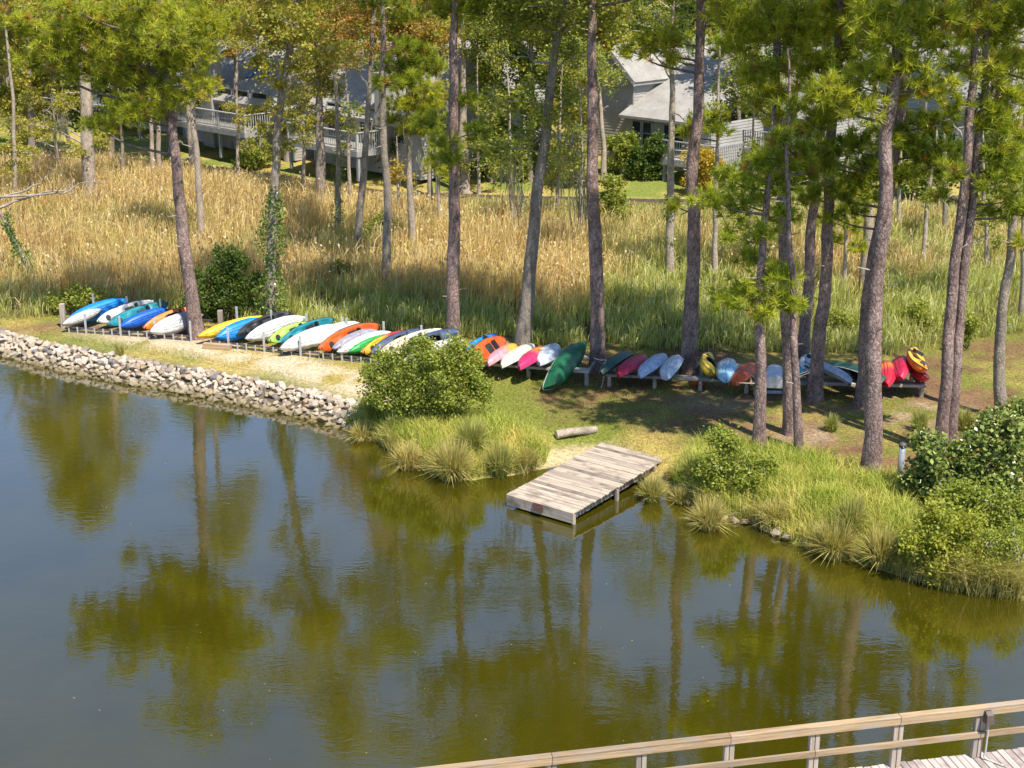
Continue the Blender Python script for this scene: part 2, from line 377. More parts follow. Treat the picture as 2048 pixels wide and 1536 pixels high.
def reed_patch(n, y0, y1, wmul):
    x = R.uniform(-44, 46, n); y = reed_y(x) + (edge_y(x) - 1.0 - reed_y(x)) * (y0 + (y1 - y0) * R.random(n))
    keep = np.abs(x) < y * .40 + 3; x, y = x[keep], y[keep]
    f = y - reed_y(x); cl = fbm(x * 1.1, y * 1.1, 71, 3); keep = R.random(len(x)) < .05 + 1.9 * sstep(.25, .75, cl); x, y, f, cl = x[keep], y[keep], f[keep], cl[keep]
    col, gold = reed_colours(x, y)
    h = (.75 + .65 * gold) * (.65 + .8 * cl) * R.uniform(.7, 1.25, len(x)) * (.55 + .45 * sstep(-.2, 3, f)) * (.42 + .58 * sstep(.6, 9, edge_y(x) - y))
    w = R.uniform(.011, .026, len(x)) * wmul * (1.4 - .6 * gold)
    wind = np.stack([R.normal(.06, .13, len(x)), R.normal(0, .13, len(x))], -1) * h[:, None]
    base = np.stack([x, y, gz(x, y) - .03], -1)
    lf = R.random(len(x)) < .5                                  # leaves arching off the stems
    base[lf, 2] += h[lf] * R.uniform(.15, .6, lf.sum()); h[lf] *= .55; k_ = lf.sum(); wind[lf] = R.normal(0, .5, (k_, 2)) * h[lf][:, None] + np.array([.1, 0]) * h[lf][:, None]; w[lf] *= 1.25
    return base, h, w, wind, col
A1 = reed_patch(120000, 0, .3, 1.0); A2 = reed_patch(190000, .25, 1, 1.35)
B = [np.concatenate(q) for q in zip(A1, A2)]
tag(blades("reeds", B[0], B[1], B[2], B[3], B[4] * .9, M['reeds'], tipcol=np.where(R.random((len(B[4]), 1)) < .35, lerp(B[4], (.9, .8, .52), np.full(len(B[4]), .6)), np.clip(B[4] * 1.1, 0, 1))), "tall golden and green reeds filling the marsh behind the kayaks", "reeds", kind="stuff")

RB = B
def lawn(n):
    x = R.uniform(-20, 24, n); y = shore_y(x) + .5 + R.random(n) * (reed_y(x) + .6 - shore_y(x) - .5)
    keep = (np.abs(x) < y * .38 + 1); x, y = x[keep], y[keep]
    dd = y - shore_y(x); q1 = fbm(x * .55, y * .55, 21); q2 = fbm(x * 1.7, y * 1.7, 31)
    bare = np.exp(-((dd - 3.2 - .5 * np.sin(x * .4)) / 1.15) ** 2) * sstep(-1.2, -3.5, x) * sstep(.36, .5, q2 * .5 + q1 * .5) * 1.4
    bare = np.maximum(bare, sstep(1.5, 4.5, x) * sstep(2.2, 4, dd) * sstep(20, 15, x) * sstep(.4, .56, q2 * .45 + q1 * .55))
    bare = np.maximum(bare, 1.2 * np.exp(-((x - 1.6) / 1.5) ** 2) * sstep(1.3, .6, dd))
    keep = (R.random(len(x)) > bare) & ~((x < -3) & (dd < 1.7)); x, y, q1 = x[keep], y[keep], q1[keep]
    n3 = fbm(x * .22, y * .22, 41)
    col = lerp((.5, .39, .13), (.21, .24, .04), np.clip(sstep(.42, .66, q1 * .6 + n3 * .4 + .08 * sstep(-1, 3, x)) + R.normal(0, .2, len(x)), 0, 1))
    h = R.uniform(.04, .11, len(x)); w = R.uniform(.012, .022, len(x))
    return np.stack([x, y, gz(x, y) - .01], -1), h, w, R.normal(0, .05, (len(x), 2)), col
B = lawn(90000)
tag(blades("lawn_grass", *B[:4], B[4], M['reeds']), "short dry green and straw lawn grass on the bank", "grass", kind="stuff")

# ------------------------------------------------------------------ leaf and needle clouds
def leaf_cloud(centres, size, col, droop=0.0, flat=0.0):
    """rhombic leaves at random angles: returns verts, quads, colours"""
    n = len(centres); a = R.normal(0, 1, (n, 3)); a[:, 2] = a[:, 2] * (1 - flat) - droop; a /= np.linalg.norm(a, axis=1)[:, None] + 1e-9
    b = np.cross(a, R.normal(0, 1, (n, 3))); b /= np.linalg.norm(b, axis=1)[:, None] + 1e-9
    s = size if np.ndim(size) else np.full(n, size)
    L = a * s[:, None]; W = b * s[:, None] * .33
    V = np.stack([centres - L * .5, centres + W, centres + L * .5, centres - W], 1).reshape(-1, 3)
    return V, np.arange(n * 4).reshape(-1, 4), np.repeat(col, 4, 0)
def tuft_cloud(pos, axis, ln, K, col):
    """bursts of needles: K thin triangles round each axis"""
    m = len(pos); d = axis[:, None] * .75 + R.normal(0, .62, (m, K, 3)); d /= np.linalg.norm(d, axis=2)[..., None]
    l_ = ln[:, None] * R.uniform(.7, 1.1, (m, K)); s = np.cross(d, R.normal(0, 1, (m, K, 3))); s /= np.linalg.norm(s, axis=2)[..., None] + 1e-9
    o = pos[:, None] - axis[:, None] * R.uniform(0, .12, (m, K))[..., None]; w = (ln[:, None] * .046)[..., None]
    V = np.stack([o + d * .02 - s * w, o + d * .02 + s * w, o + d * l_[..., None]], 2).reshape(-1, 3)
    C = np.repeat(np.clip(col[:, None] * R.uniform(.8, 1.2, (m, K, 1)), 0, 1).reshape(-1, 3), 3, 0)
    return V, np.arange(m * K * 3).reshape(-1, 3), C
def in_ball(n, shell=.5):
    v = R.normal(0, 1, (n, 3)); v /= np.linalg.norm(v, axis=1)[:, None]; return v * (shell + (1 - shell) * R.random((n, 1))) 
k = R.choice(len(RB[0]), 16000, replace=False); k = k[(RB[1][k] > .7) & (RB[4][k][:, 0] > RB[4][k][:, 1] * 1.25)]
hp = RB[0][k] + np.concatenate([RB[3][k], (RB[1][k] * 1.02)[:, None]], 1); V, F_, C_ = leaf_cloud(np.concatenate([hp, hp - [0, 0, .07]]), R.uniform(.07, .16, 2 * len(k)), lerp((.5, .32, .12), (.82, .66, .38), R.random(2 * len(k)) ** 1.5), droop=2.6)
tag(np_mesh("reed_plumes", V, F_, M['reeds'], None, C_), "pale seed plumes topping the reeds", "reeds", kind="stuff")
PAL = {
    'pine': ((.21, .26, .016), (.56, .55, .06), .04, (.46, .28, .06)),
    'lime_pine': ((.2, .27, .016), (.52, .54, .06), .02, (.46, .28, .06)),
    'pine_dark': ((.14, .2, .016), (.42, .45, .045), .03, (.36, .2, .04)),
    'cypress': ((.22, .24, .025), (.48, .43, .07), .10, (.48, .29, .07)),
    'orange': ((.27, .23, .03), (.44, .32, .06), .35, (.48, .24, .06)),
    'leafy': ((.13, .18, .02), (.40, .41, .07), .06, (.42, .34, .06)),
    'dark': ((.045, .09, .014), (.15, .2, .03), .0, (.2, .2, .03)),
    'gloss': ((.07, .11, .02), (.30, .34, .08), .05, (.4, .34, .1)),
    'yellow': ((.36, .28, .03), (.52, .4, .05), .2, (.5, .28, .03)),
    'bank': ((.15, .2, .025), (.42, .45, .08), .03, (.4, .32, .06)),
    'lime': ((.24, .28, .03), (.46, .46, .07), .05, (.4, .32, .06)),
}
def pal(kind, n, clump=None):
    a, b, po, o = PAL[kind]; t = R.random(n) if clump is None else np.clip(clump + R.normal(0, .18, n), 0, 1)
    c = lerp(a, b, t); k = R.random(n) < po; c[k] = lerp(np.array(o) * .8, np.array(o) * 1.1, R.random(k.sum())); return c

class Foliage:
    def __init__(s): s.V = []; s.F = []; s.C = []; s.n = 0
    def add(s, V, F, C): s.V.append(V); s.F.append(F + s.n); s.C.append(C); s.n += len(V)
    def build(s, name, mat, parent, origin=(0, 0, 0), smooth=False):
        return np_mesh(name, np.concatenate(s.V) - np.array(origin), np.concatenate(s.F), mat, parent, np.concatenate(s.C), smooth)
class Limbs:
    def __init__(s): s.V = []; s.F = []; s.n = 0
    def tube(s, path, r0, r1, seg=5):
        path = np.asarray(path, float); V, F = tube_np(path, np.linspace(r0, r1, len(path)), seg); s.V.append(V); s.F.append(F + s.n); s.n += len(V)
    def twigs(s, a, b, r):
        """many straight three-sided twigs"""
        n = len(a); d = b - a; d /= np.linalg.norm(d, axis=1)[:, None] + 1e-9; u = np.cross(d, [.3, .5, .81]); u /= np.linalg.norm(u, axis=1)[:, None] + 1e-9; w = np.cross(d, u)
        ring = [u * math.cos(k) + w * math.sin(k) for k in (0, 2.094, 4.189)]
        V = np.stack([a + q * r for q in ring] + [b + q * r * .4 for q in ring], 1).reshape(-1, 3); i = np.arange(n)[:, None] * 6 + s.n
        s.V.append(V); s.F.append(np.concatenate([i + [0, 1, 4, 3], i + [1, 2, 5, 4], i + [2, 0, 3, 5]])); s.n += len(V)
    def build(s, name, mat, parent, origin=(0, 0, 0)):
        return np_mesh(name, np.concatenate(s.V) - np.array(origin), np.concatenate(s.F), mat, parent, None, True)

def crown_blob(fo, li, kind, palette, c, r, start, dens=1.0, leaf=.12):
    """one foliage mass of radius r round c, carried by a limb from start"""
    c = np.asarray(c); dist = np.linalg.norm(c - start)
    if start is not None and dist > .2:
        mid = start * .45 + c * .55 + np.array([R.normal(0, .08), R.normal(0, .08), -.06 * dist if kind == 'pine' else .1 * dist])
        li.tube(bez([start, mid, c], 7), .022 + .012 * dist, .012, 5)
    if kind == 'pine':
        r = r * 1.22; n = max(10, int(80 * r * r * dens)); v = in_ball(n, .25); v[:, 2] *= .62; p = c + v * r
        ax = v + np.array([0, 0, .55]); ax /= np.linalg.norm(ax, axis=1)[:, None]
        st = c + (p - c) * .25 - np.array([0, 0, .1 * r]); li.twigs(st[::2], p[::2], .012)
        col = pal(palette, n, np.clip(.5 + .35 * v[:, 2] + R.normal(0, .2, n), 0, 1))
        fo.add(*tuft_cloud(p, ax, R.uniform(.22, .34, n), 32, col))
    else:
        r = r * (1.15 if leaf > .1 else 1.0); nc = max(8, int((32 if leaf > .1 else 60) * r * r * dens)); v = in_ball(nc, .25); v[:, 2] *= .75; p = c + v * r; tone = R.random(nc)
        li.twigs((np.repeat(c[None], nc, 0) - np.array([0, 0, .15 * r]))[::2], p[::2], .013)
        k = 26 if kind == 'leafy' else 28; cr = R.uniform(.22, .42, nc) * (.7 + .3 * min(r, 1.4))
        q = R.normal(0, .5, (nc, k, 3)) * cr[:, None, None]
        if kind == 'cypress': q[..., 2] *= .45; q[..., 2] -= .35 * np.hypot(q[..., 0], q[..., 1])
        q = (p[:, None] + q).reshape(-1, 3); tn = np.repeat(tone, k)
        fo.add(*leaf_cloud(q, R.uniform(.65, 1.35, len(q)) * leaf, pal(palette, len(q), tn), flat=.3))

def tree(name, label, kind, base, path, w, height, blobs=(), top=None, palette=None, bark=None, moss=(), ivy=None, bare=(), group=None, dens=1.0, leaf=.12, flare=1.5, cat="tree"):
    """base and path are pixels of the photograph; the tree stands at the depth of its base. blobs: (px, py, radius px[, dY])"""
    b = G(*base) if len(base) == 2 else np.array(base, float)
    Y = b[1]; s = scale_at(b); r0 = w / 2 / s
    pts = [b] + [PY(x, y, Y + (0.0)) for x, y in path]
    dirn = pts[-1] - pts[-2]; dirn /= np.linalg.norm(dirn); zt = b[2] + height
    if pts[-1][2] < zt - .5: dirn = dirn * .6 + np.array([0, 0, .4]); pts.append(pts[-1] + dirn * (zt - pts[-1][2]) / dirn[2])
    n = 34; tp = bez(pts, n); hh = (tp[:, 2] - b[2]); tp[:, :2] += np.stack([fbm(hh * .5 + b[0], 0 * hh + b[1], 3, 2) - .5, fbm(hh * .5 + b[0], 0 * hh + b[1], 9, 2) - .5], -1) * .22 * np.clip(hh / 2, 0, 1)[:, None]
    tp[0] = b - np.array([0, 0, .25]); f = np.clip(hh / max(height, .1), 0, 1)
    rad = r0 * (1 - .78 * f ** 1.15) * (1 + (flare - 1) * np.exp(-np.clip(hh, 0, 9) / .35))
    root = empty(name, b); tag(root, label, cat, group)
    V, Fq = tube_np(tp, rad, 14)
    ang = np.tile(np.arange(14), n); V = V + (V - np.repeat(tp, 14, 0)) * (.16 * (vnoise(ang * 1.7 + b[0] * 3, np.repeat(hh, 14) * 1.6, 13) - .5) + .12 * (vnoise(ang * 2.9, np.repeat(hh, 14) * 4.5, 19) - .5))[:, None]
    np_mesh("trunk", V - b, Fq, bark or M['pine_bark'], root, None, True)
    fo, li = Foliage(), Limbs()
    def on_trunk(z): 
        return np.array([np.interp(z, tp[:, 2], tp[:, k]) for k in range(3)])
    kd = kind; pl = palette or kind
    for q in blobs:
        rr = q[2] / s; dY = q[3] if len(q) > 3 else R.uniform(-.6, .6) * max(rr, .8); c = PY(q[0], q[1], Y + dY)
        hd = math.hypot(c[0] - b[0], c[1] - b[1]); z = min(max(c[2] - .35 * hd + .1, b[2] + .5), zt - .1); st = on_trunk(z)
        crown_blob(fo, li, kd, q[4] if len(q) > 4 else pl, c, rr, st, dens, leaf)
    if top:
        nb, h0, Rm, br = top; tdens = dens * (.6 if kd == 'pine' else .8)
        for i in range(nb):
            t = (i + R.random()) / nb; z = b[2] + h0 + (height - h0) * t; prof = math.sin(math.pi * min(1, .25 + .75 * t)) ** .7 if kd != 'cypress' else (1 - .75 * t)
            an = i * 2.4 + R.uniform(-.5, .5); st = on_trunk(z); rad_ = Rm * prof * R.uniform(.35, 1)
            c = st + np.array([math.cos(an) * rad_, math.sin(an) * rad_, .15 * rad_]); crown_blob(fo, li, kd, pl, c, br * R.uniform(.75, 1.2), st - np.array([0, 0, .2 * rad_]), tdens, leaf)
    for q in bare:                                              # bare grey branches, pixel paths
        pp = [PY(x, y, Y + k * .12) for k, (x, y) in enumerate(q)]; st = on_trunk(np.clip(pp[0][2], b[2] + .3, zt)); pp[0] = st
        tw = Limbs(); L = np.linalg.norm(np.diff(pp, axis=0), axis=1).sum(); main = bez(pp, 12); main += R.normal(0, .03, main.shape); tw.tube(main, .018 + .011 * L, .01, 6)
        for k in range(3, 12, 2):
            e = main[k] + np.array([R.normal(0, .35), R.normal(0, .3), R.normal(.25, .25)]) * min(1.2, L * .3); tw.tube(bez([main[k], (main[k] + e) / 2 + R.normal(0, .05, 3), e], 5), .014 + .003 * L, .005, 4)
        tw.build("branch", M['limb'], root, b)
    if li.n: tag(li.build("limbs", M['pine_limb'] if kd == 'pine' else M['limb'], root, b), kind="stuff")
    if fo.n: fo.build("crown", M['needles'] if kd == 'pine' else M['leaves'], root, b)
    if kd == 'pine' and w > 17:                                  # broken stubs on the bare trunk
        k = 16; zz = R.uniform(1.6, height * .75, k) + b[2]; an = R.uniform(0, 6.28, k); a_ = np.stack([np.interp(zz, tp[:, 2], tp[:, j]) for j in range(3)], -1); rr_ = np.interp(zz, tp[:, 2], rad)
        dd_ = np.stack([np.cos(an), np.sin(an), R.uniform(-.1, .5, k)], -1); st_ = Limbs(); st_.twigs(a_ + dd_ * (rr_ * .7)[:, None], a_ + dd_ * (rr_ + R.uniform(.06, .45, k))[:, None], .022); tag(st_.build("broken_stubs", M['limb'], root, b), kind="stuff")
    if moss:
        mo = Foliage()
        for (px, py, rp, ln) in moss:
            c = PY(px, py, Y + R.uniform(-.5, .5)); k = int(150 * max(.5, rp / s)); a = c + R.normal(0, .55, (k, 3)) * np.array([rp / s, rp / s, .75 * rp / s + .4]); L_ = R.uniform(.08, .75, k) ** 1.3 * ln
            wv = R.uniform(.006, .02, k); sd = R.normal(0, 1, (k, 3)); sd[:, 2] = 0; sd /= np.linalg.norm(sd, axis=1)[:, None]
            e = a - np.stack([R.normal(0, .06, k), R.normal(0, .06, k), L_], -1); md = (a + e) / 2 + R.normal(0, .05, (k, 3))
            V = np.stack([a - sd * wv[:, None], a + sd * wv[:, None], md + sd * wv[:, None], e, md - sd * wv[:, None]], 1).reshape(-1, 3); i = np.arange(k)[:, None] * 5
            mo.add(V, np.concatenate([i + [0, 1, 2], i + [0, 2, 4], i + [4, 2, 3]]), np.repeat(lerp((.2, .19, .13), (.36, .34, .24), R.random(k)), 5, 0))
        tag(mo.build("hanging_moss", M['leaves'], root, b), kind="stuff")
    if ivy:
        (y0, y1, spread, k) = ivy; z0 = PY(base[0], y0, Y)[2]; z1 = PY(base[0], y1, Y)[2]; z = R.uniform(z0, z1, k); c = np.stack([np.interp(z, tp[:, 2], tp[:, j]) for j in range(3)], -1)
        sp = spread / s * (.35 + .9 * vnoise(z * 1.1, 0 * z, 7)); v = R.normal(0, 1, (k, 3)); v[:, 2] *= .4; v /= np.linalg.norm(v, axis=1)[:, None]
        V, F_, C = leaf_cloud(c + v * (sp * R.uniform(.5, 1.1, k))[:, None], R.uniform(.07, .14, k), pal('dark', k, R.random(k))); iv = Foliage(); iv.add(V, F_, C * 1.25); iv.build("ivy", M['glossy_leaves'], root, b)
    return root

def shrub(name, label, base, blobs, palette, leaf=.08, kind='leafy', dens=2.2, mat='leaves', stems=7, group=None, cat="shrub"):
    b = G(*base); Y = b[1]; s = scale_at(b); root = empty(name, b); tag(root, label, cat, group); fo, li = Foliage(), Limbs()
    for q in blobs:
        rr = .86 * q[2] / s; c = PY(q[0], q[1], Y + (q[3] if len(q) > 3 else R.uniform(-.5, .5) * rr)); c[2] = max(c[2], .06 + rr * .35)
        st = b + np.array([R.uniform(-.25, .25), R.uniform(-.15, .15), 0]); crown_blob(fo, li, kind, palette, c, rr, st, dens, leaf)
        for _ in range(3):                                      # ragged outer sprays
            v = R.normal(0, 1, 3); v[2] = abs(v[2]) * .8; v /= np.linalg.norm(v); crown_blob(fo, li, kind, palette, c + v * rr * R.uniform(1.0, 1.25), rr * .34, c, dens * .8, leaf)
    li.build("stems", M['limb'], root, b); fo.build("foliage", M[mat], root, b); return root
# ------------------------------------------------------------------ townhouses beyond the marsh
m, n, l, b = new_mat("shingle_roof")
t = noise_n(n, l, 1.2, 6); v = n.new("ShaderNodeTexBrick"); tc = n.new("ShaderNodeTexCoord"); l.new(tc.outputs["UV"], v.inputs[0])
r = ramp(n, [(.3, (.24, .215, .185)), (.7, (.36, .335, .295))]); l.new(t.outputs[0], r.inputs[0]); l.new(r.outputs[0], b.inputs["Base Color"])
t2 = noise_n(n, l, 14, 3); rr2 = ramp(n, [(.35, (.8,) * 3), (.65, (1.05,) * 3)]); l.new(t2.outputs[0], rr2.inputs[0]); l.new(mixc(n, l, 1., r.outputs[0], rr2.outputs[0], 'MULTIPLY'), b.inputs["Base Color"])
b.inputs["Roughness"].default_value = .9; bump(n, l, t2.outputs[0], .5, .02, b); M['roof'] = m
M['siding'] = m_plain("grey_lap_siding", (.36, .335, .295), .8, (.28, .26, .23), 1.5)
M['trim'] = m_plain("grey_trim", (.31, .305, .29), .7, (.23, .225, .21), 3)
M['white_rail'] = m_plain("weathered_white_rail", (.45, .44, .41), .7, (.33, .32, .3), 3)
M['dark_under'] = m_plain("under_deck_wall", (.12, .12, .12), .9, (.08, .08, .08), 2)
m, n, l, b = new_mat("window_glass"); b.inputs["Base Color"].default_value = (.02, .028, .03, 1); b.inputs["Roughness"].default_value = .06; b.inputs["Specular IOR Level"].default_value = .8; M['glass'] = m
m, n, l, b = new_mat("skylight_glass"); b.inputs["Base Color"].default_value = (.05, .07, .09, 1); b.inputs["Roughness"].default_value = .1; M['skylight'] = m

HROT = math.radians(-45)
def lap(parent, p0, p1, zb, ztop, out, gable=None, sp=.17):
    """one lap-sided wall from p0 to p1 (local xy), outward normal out; gable = rise of a central gable above ztop"""
    p0, p1, out = np.array(p0, float), np.array(p1, float), np.array(out, float); V = []; Fq = []
    z = zb; zmax = ztop + (gable or 0)
    while z < zmax - .01:
        z2 = min(z + sp, zmax)
        def ends(zz):
            k = 0 if zz <= ztop or not gable else (zz - ztop) / gable
            return p0 + (p1 - p0) * .5 * k, p1 + (p0 - p1) * .5 * k
        (a0, a1), (b0, b1) = ends(z), ends(z2); i = len(V)
        V += [(*(a0 + out * .004), z), (*(a1 + out * .004), z), (*(a1 + out * .032), z), (*(a0 + out * .032), z), (*(b1 + out * .006), z2), (*(b0 + out * .006), z2)]
        Fq += [(i, i + 1, i + 2, i + 3), (i + 3, i + 2, i + 4, i + 5)]; z = z2
    return np_mesh("wall", V, Fq, M['siding'], parent)
def window(parent, c, w, h, ax, out, sashes=2, name="window"):
    """c: local centre on the wall; ax: along-wall unit vector; out: outward unit vector"""
    ax, out = Vector((*ax, 0)), Vector((*out, 0)); Mx = Matrix((( ax.x, out.x, 0, c[0]), (ax.y, out.y, 0, c[1]), (0, 0, 1, c[2]), (0, 0, 0, 1)))
    mb = MB(); t = .08
    for lo, hi in (((-w / 2 - t, .03, -h / 2 - t), (-w / 2, .09, h / 2 + t)), ((w / 2, .03, -h / 2 - t), (w / 2 + t, .09, h / 2 + t)), ((-w / 2, .03, h / 2), (w / 2, .085, h / 2 + t)), ((-w / 2, .03, -h / 2 - t), (w / 2, .1, -h / 2)),
                   ((-w / 2, .045, -.025), (w / 2, .075, .025))): mb.box(lo, hi, Mx)
    f = mb.build(name, M['trim'], parent)
    for k in range(sashes):
        z0, z1 = -h / 2 + k * h / sashes, -h / 2 + (k + 1) * h / sashes; mb = MB(); mb.box((-w / 2, .034, z0 + (.026 if k else 0)), (w / 2, .05, z1 - (0 if k == sashes - 1 else .026)), Mx); mb.build("pane", M['glass'], f)
    return f
def gable_roof(parent, x0, x1, y0, y1, ze, rise, ridge, over=.4, th=.14):
    """two slabs meeting at the ridge, with fascia and rake boards"""
    def slab(pts):
        pts = [Vector(p) for p in pts]; nrm = (pts[1] - pts[0]).cross(pts[3] - pts[0]).normalized(); nrm = nrm if nrm.z > 0 else -nrm
        mb = MB(); mb.add([p for p in pts] + [p + nrm * th for p in pts], [(3, 2, 1, 0), (4, 5, 6, 7), (0, 1, 5, 4), (1, 2, 6, 5), (2, 3, 7, 6), (3, 0, 4, 7)]); return mb
    fas = MB()
    if ridge == 'x':
        ym = (y0 + y1) / 2; sl = rise / (ym - y0); a, c = x0 - over, x1 + over
        for s, ye in ((-1, y0 - over), (1, y1 + over)):
            slab([(a, ye, ze - over * sl), (c, ye, ze - over * sl), (c, ym, ze + rise), (a, ym, ze + rise)]).build("roof", M['roof'], parent)
            fas.box((a - .02, min(ye, ye - s * .05) - .01, ze - over * sl - .12), (c + .02, max(ye, ye - s * .05) + .01, ze - over * sl + .06))
            for xx in (a, c):
                d = .05; fas.add([(xx - d, ye, ze - over * sl - .16), (xx + d, ye, ze - over * sl - .16), (xx + d, ym, ze + rise - .16), (xx - d, ym, ze + rise - .16), (xx - d, ye, ze - over * sl + .17), (xx + d, ye, ze - over * sl + .17), (xx + d, ym, ze + rise + .19), (xx - d, ym, ze + rise + .19)],
                        [(0, 3, 2, 1), (4, 5, 6, 7), (0, 1, 5, 4), (1, 2, 6, 5), (2, 3, 7, 6), (3, 0, 4, 7)])
    else:
        xm = (x0 + x1) / 2; sl = rise / (xm - x0); a, c = y0 - over, y1 + over
        for s, xe in ((-1, x0 - over), (1, x1 + over)):
            slab([(xe, a, ze - over * sl), (xe, c, ze - over * sl), (xm, c, ze + rise), (xm, a, ze + rise)]).build("roof", M['roof'], parent)
            fas.box((min(xe, xe - s * .05) - .01, a - .02, ze - over * sl - .12), (max(xe, xe - s * .05) + .01, c + .02, ze - over * sl + .06))
            for yy in (a, c):
                d = .05; fas.add([(xe, yy - d, ze - over * sl - .16), (xe, yy + d, ze - over * sl - .16), (xm, yy + d, ze + rise - .16), (xm, yy - d, ze + rise - .16), (xe, yy - d, ze - over * sl + .17), (xe, yy + d, ze - over * sl + .17), (xm, yy + d, ze + rise + .19), (xm, yy - d, ze + rise + .19)],
                        [(0, 3, 2, 1), (4, 5, 6, 7), (0, 1, 5, 4), (1, 2, 6, 5), (2, 3, 7, 6), (3, 0, 4, 7)])
    fas.build("roof_trim", M['trim'], parent)
def volume(parent, x0, x1, y0, y1, zb, ze, rise, ridge='x', over=.4):
    gx_, gy_ = (rise if ridge == 'y' else None), (rise if ridge == 'x' else None)
    lap(parent, (x0, y0), (x1, y0), zb, ze, (0, -1), gx_); lap(parent, (x1, y0), (x1, y1), zb, ze, (1, 0), gy_)
    lap(parent, (x0, y0), (x0, y1), zb, ze, (-1, 0), gy_); lap(parent, (x0, y1), (x1, y1), zb, ze, (0, 1), gx_)
    for x, y in ((x0, y0), (x1, y0), (x0, y1), (x1, y1)): MB().box((x - .06, y - .06, zb), (x + .06, y + .06, ze - .2)).build("corner_board", M['trim'], parent)
    gable_roof(parent, x0, x1, y0, y1, ze, rise, ridge, over)
def deck(parent, x0, x1, y0, y1, z, gz0, rail=True, mat='white_rail', lattice=True):
    mb = MB(); mb.box((x0, y0, z - .06), (x1, y1, z)); dk = mb.build("deck", M['grey_wood'], parent)
    mb = MB(); mb.box((x0 - .04, y0 - .05, z - .3), (x1 + .04, y0 - .002, z + .01)); mb.box((x0 - .05, y0, z - .3), (x0 - .002, y1 - .05, z + .01)); mb.box((x1 + .002, y0, z - .3), (x1 + .05, y1 - .05, z + .01)); mb.build("fascia", M['trim'], dk)
    k = max(2, int((x1 - x0) / 2.3) + 1)
    for i in range(k):
        x = x0 + .1 + (x1 - x0 - .2) * i / (k - 1); mb = MB(); mb.box((x - .08, y0 + .06, gz0), (x + .08, y0 + .22, z - .062)); mb.build("deck_post", M['trim'], parent)
    if rail:
        for i in range(k - 1):
            xa, xb = x0 + (x1 - x0) * i / (k - 1), x0 + (x1 - x0) * (i + 1) / (k - 1); mb = MB()
            mb.box((xa, y0, z), (xa + .1, y0 + .1, z + 1.0)); mb.box((xb - .1, y0, z + .002), (xb - .002, y0 + .1, z + 1.0)); mb.box((xa - .02, y0 - .03, z + 1.0), (xb + .02, y0 + .12, z + 1.05)); mb.box((xa + .1, y0 + .03, z + .12), (xb - .1, y0 + .07, z + .2)); mb.box((xa + .1, y0 + .03, z + .62), (xb - .1, y0 + .07, z + .7))
            q = int((xb - xa) / .16)
            for j in range(1, q): x = xa + (xb - xa) * j / q; mb.box((x - .022, y0 + .035, z + .2), (x + .022, y0 + .065, z + .62)); mb.box((x - .022, y0 + .035, z + .7), (x + .022, y0 + .065, z + 1.0))
            mb.build("deck_railing", M[mat], dk)
        mb = MB(); mb.box((x1 - .09, y0 + .12, z + 1.0), (x1 + .03, y1 - .1, z + 1.05)); q = int((y1 - y0) / .16)
        for j in range(1, q): y = y0 + (y1 - y0) * j / q; mb.box((x1 - .05, y - .02, z), (x1 - .02, y + .02, z + 1.0))
        mb.build("deck_railing", M[mat], dk)
def world_of(o, lx, ly):
    c, s = math.cos(HROT), math.sin(HROT); return o[0] + c * lx - s * ly, o[1] + s * lx + c * ly
def house(label, o):
    h = empty("townhouse", (o[0], o[1], 0), (0, 0, HROT)); return tag(h, label, "house", "grey townhouses beyond the marsh")
OA = P(545, 205, 4.3)
ax_, fr_, rt_ = (1, 0), (0, -1), (1, 0)
def sliding(h, x, y, z): window(h, (x, y, z), 1.5, 2.0, (1, 0), (0, -1), 1, "sliding_door")

h = house("grey townhouse with siding chimney, roof skylights and a white-railed deck", OA)
volume(h, -10, 2, 0, 8, 1.0, 4.3, 3.5, 'x'); deck(h, -8, .4, -2.4, -.04, 2.75, .95)
sliding(h, -5, 0, 3.85 - .1); sliding(h, -3.2, 0, 3.75); sliding(h, -1.2, 0, 3.75)
for x in (-8.6,): window(h, (x, 0, 3.5), .9, 1.2, (1, 0), (0, -1))
mb = MB(); 
for k in range(18): z = 1.2 + k * .3; mb.box((-6.9 - .01 * (k % 2), -.6, z), (-5.7 + .01 * (k % 2), .35, z + .3))
ch = mb.build("chimney", M['siding'], h); mb = MB(); mb.box((-7.0, -.7, 6.6), (-5.6, .45, 6.72)); mb.box((-6.55, -.3, 6.72), (-6.05, .1, 7.0)); mb.build("chimney_cap", M['trim'], ch)
for x in (-3.9, -2.6):
    s_ = 3.5 / 4; mb = MB(); th = math.atan(s_); Mx = Matrix.Translation((x, 1.5, 4.3 + 1.5 * s_ + .2)) @ Matrix.Rotation(th, 4, 'X'); mb.box((-.28, -.6, -.02), (.28, .6, .06), Mx); mb.build("skylight", M['skylight'], h)
mb = MB(); mb.box((-7, -.5, 1.0), (-5.8, -.1, 1.9)); mb.build("air_conditioner", M['trim'], h)

h = house("middle grey townhouse with pale roof behind the orange cypresses", OA)
h.location = (*world_of(OA, 3, .8), 0)
volume(h, 0, 9.5, 0, 8, 1.0, 4.3, 3.5, 'x'); deck(h, .8, 7.2, -2.6, -.04, 2.6, .95)
sliding(h, 2.2, 0, 3.6); sliding(h, 5.2, 0, 3.6); window(h, (7.9, 0, 3.5), .8, 1.2, (1, 0), (0, -1))
mb = MB()
for k in range(18): z = 1.2 + k * .3; mb.box((6.3 - .01 * (k % 2), -.5, z), (7.3 + .01 * (k % 2), .3, z + .3))
ch = mb.build("chimney", M['siding'], h); mb = MB(); mb.box((6.2, -.6, 6.6), (7.4, .4, 6.7)); mb.build("chimney_cap", M['trim'], ch)

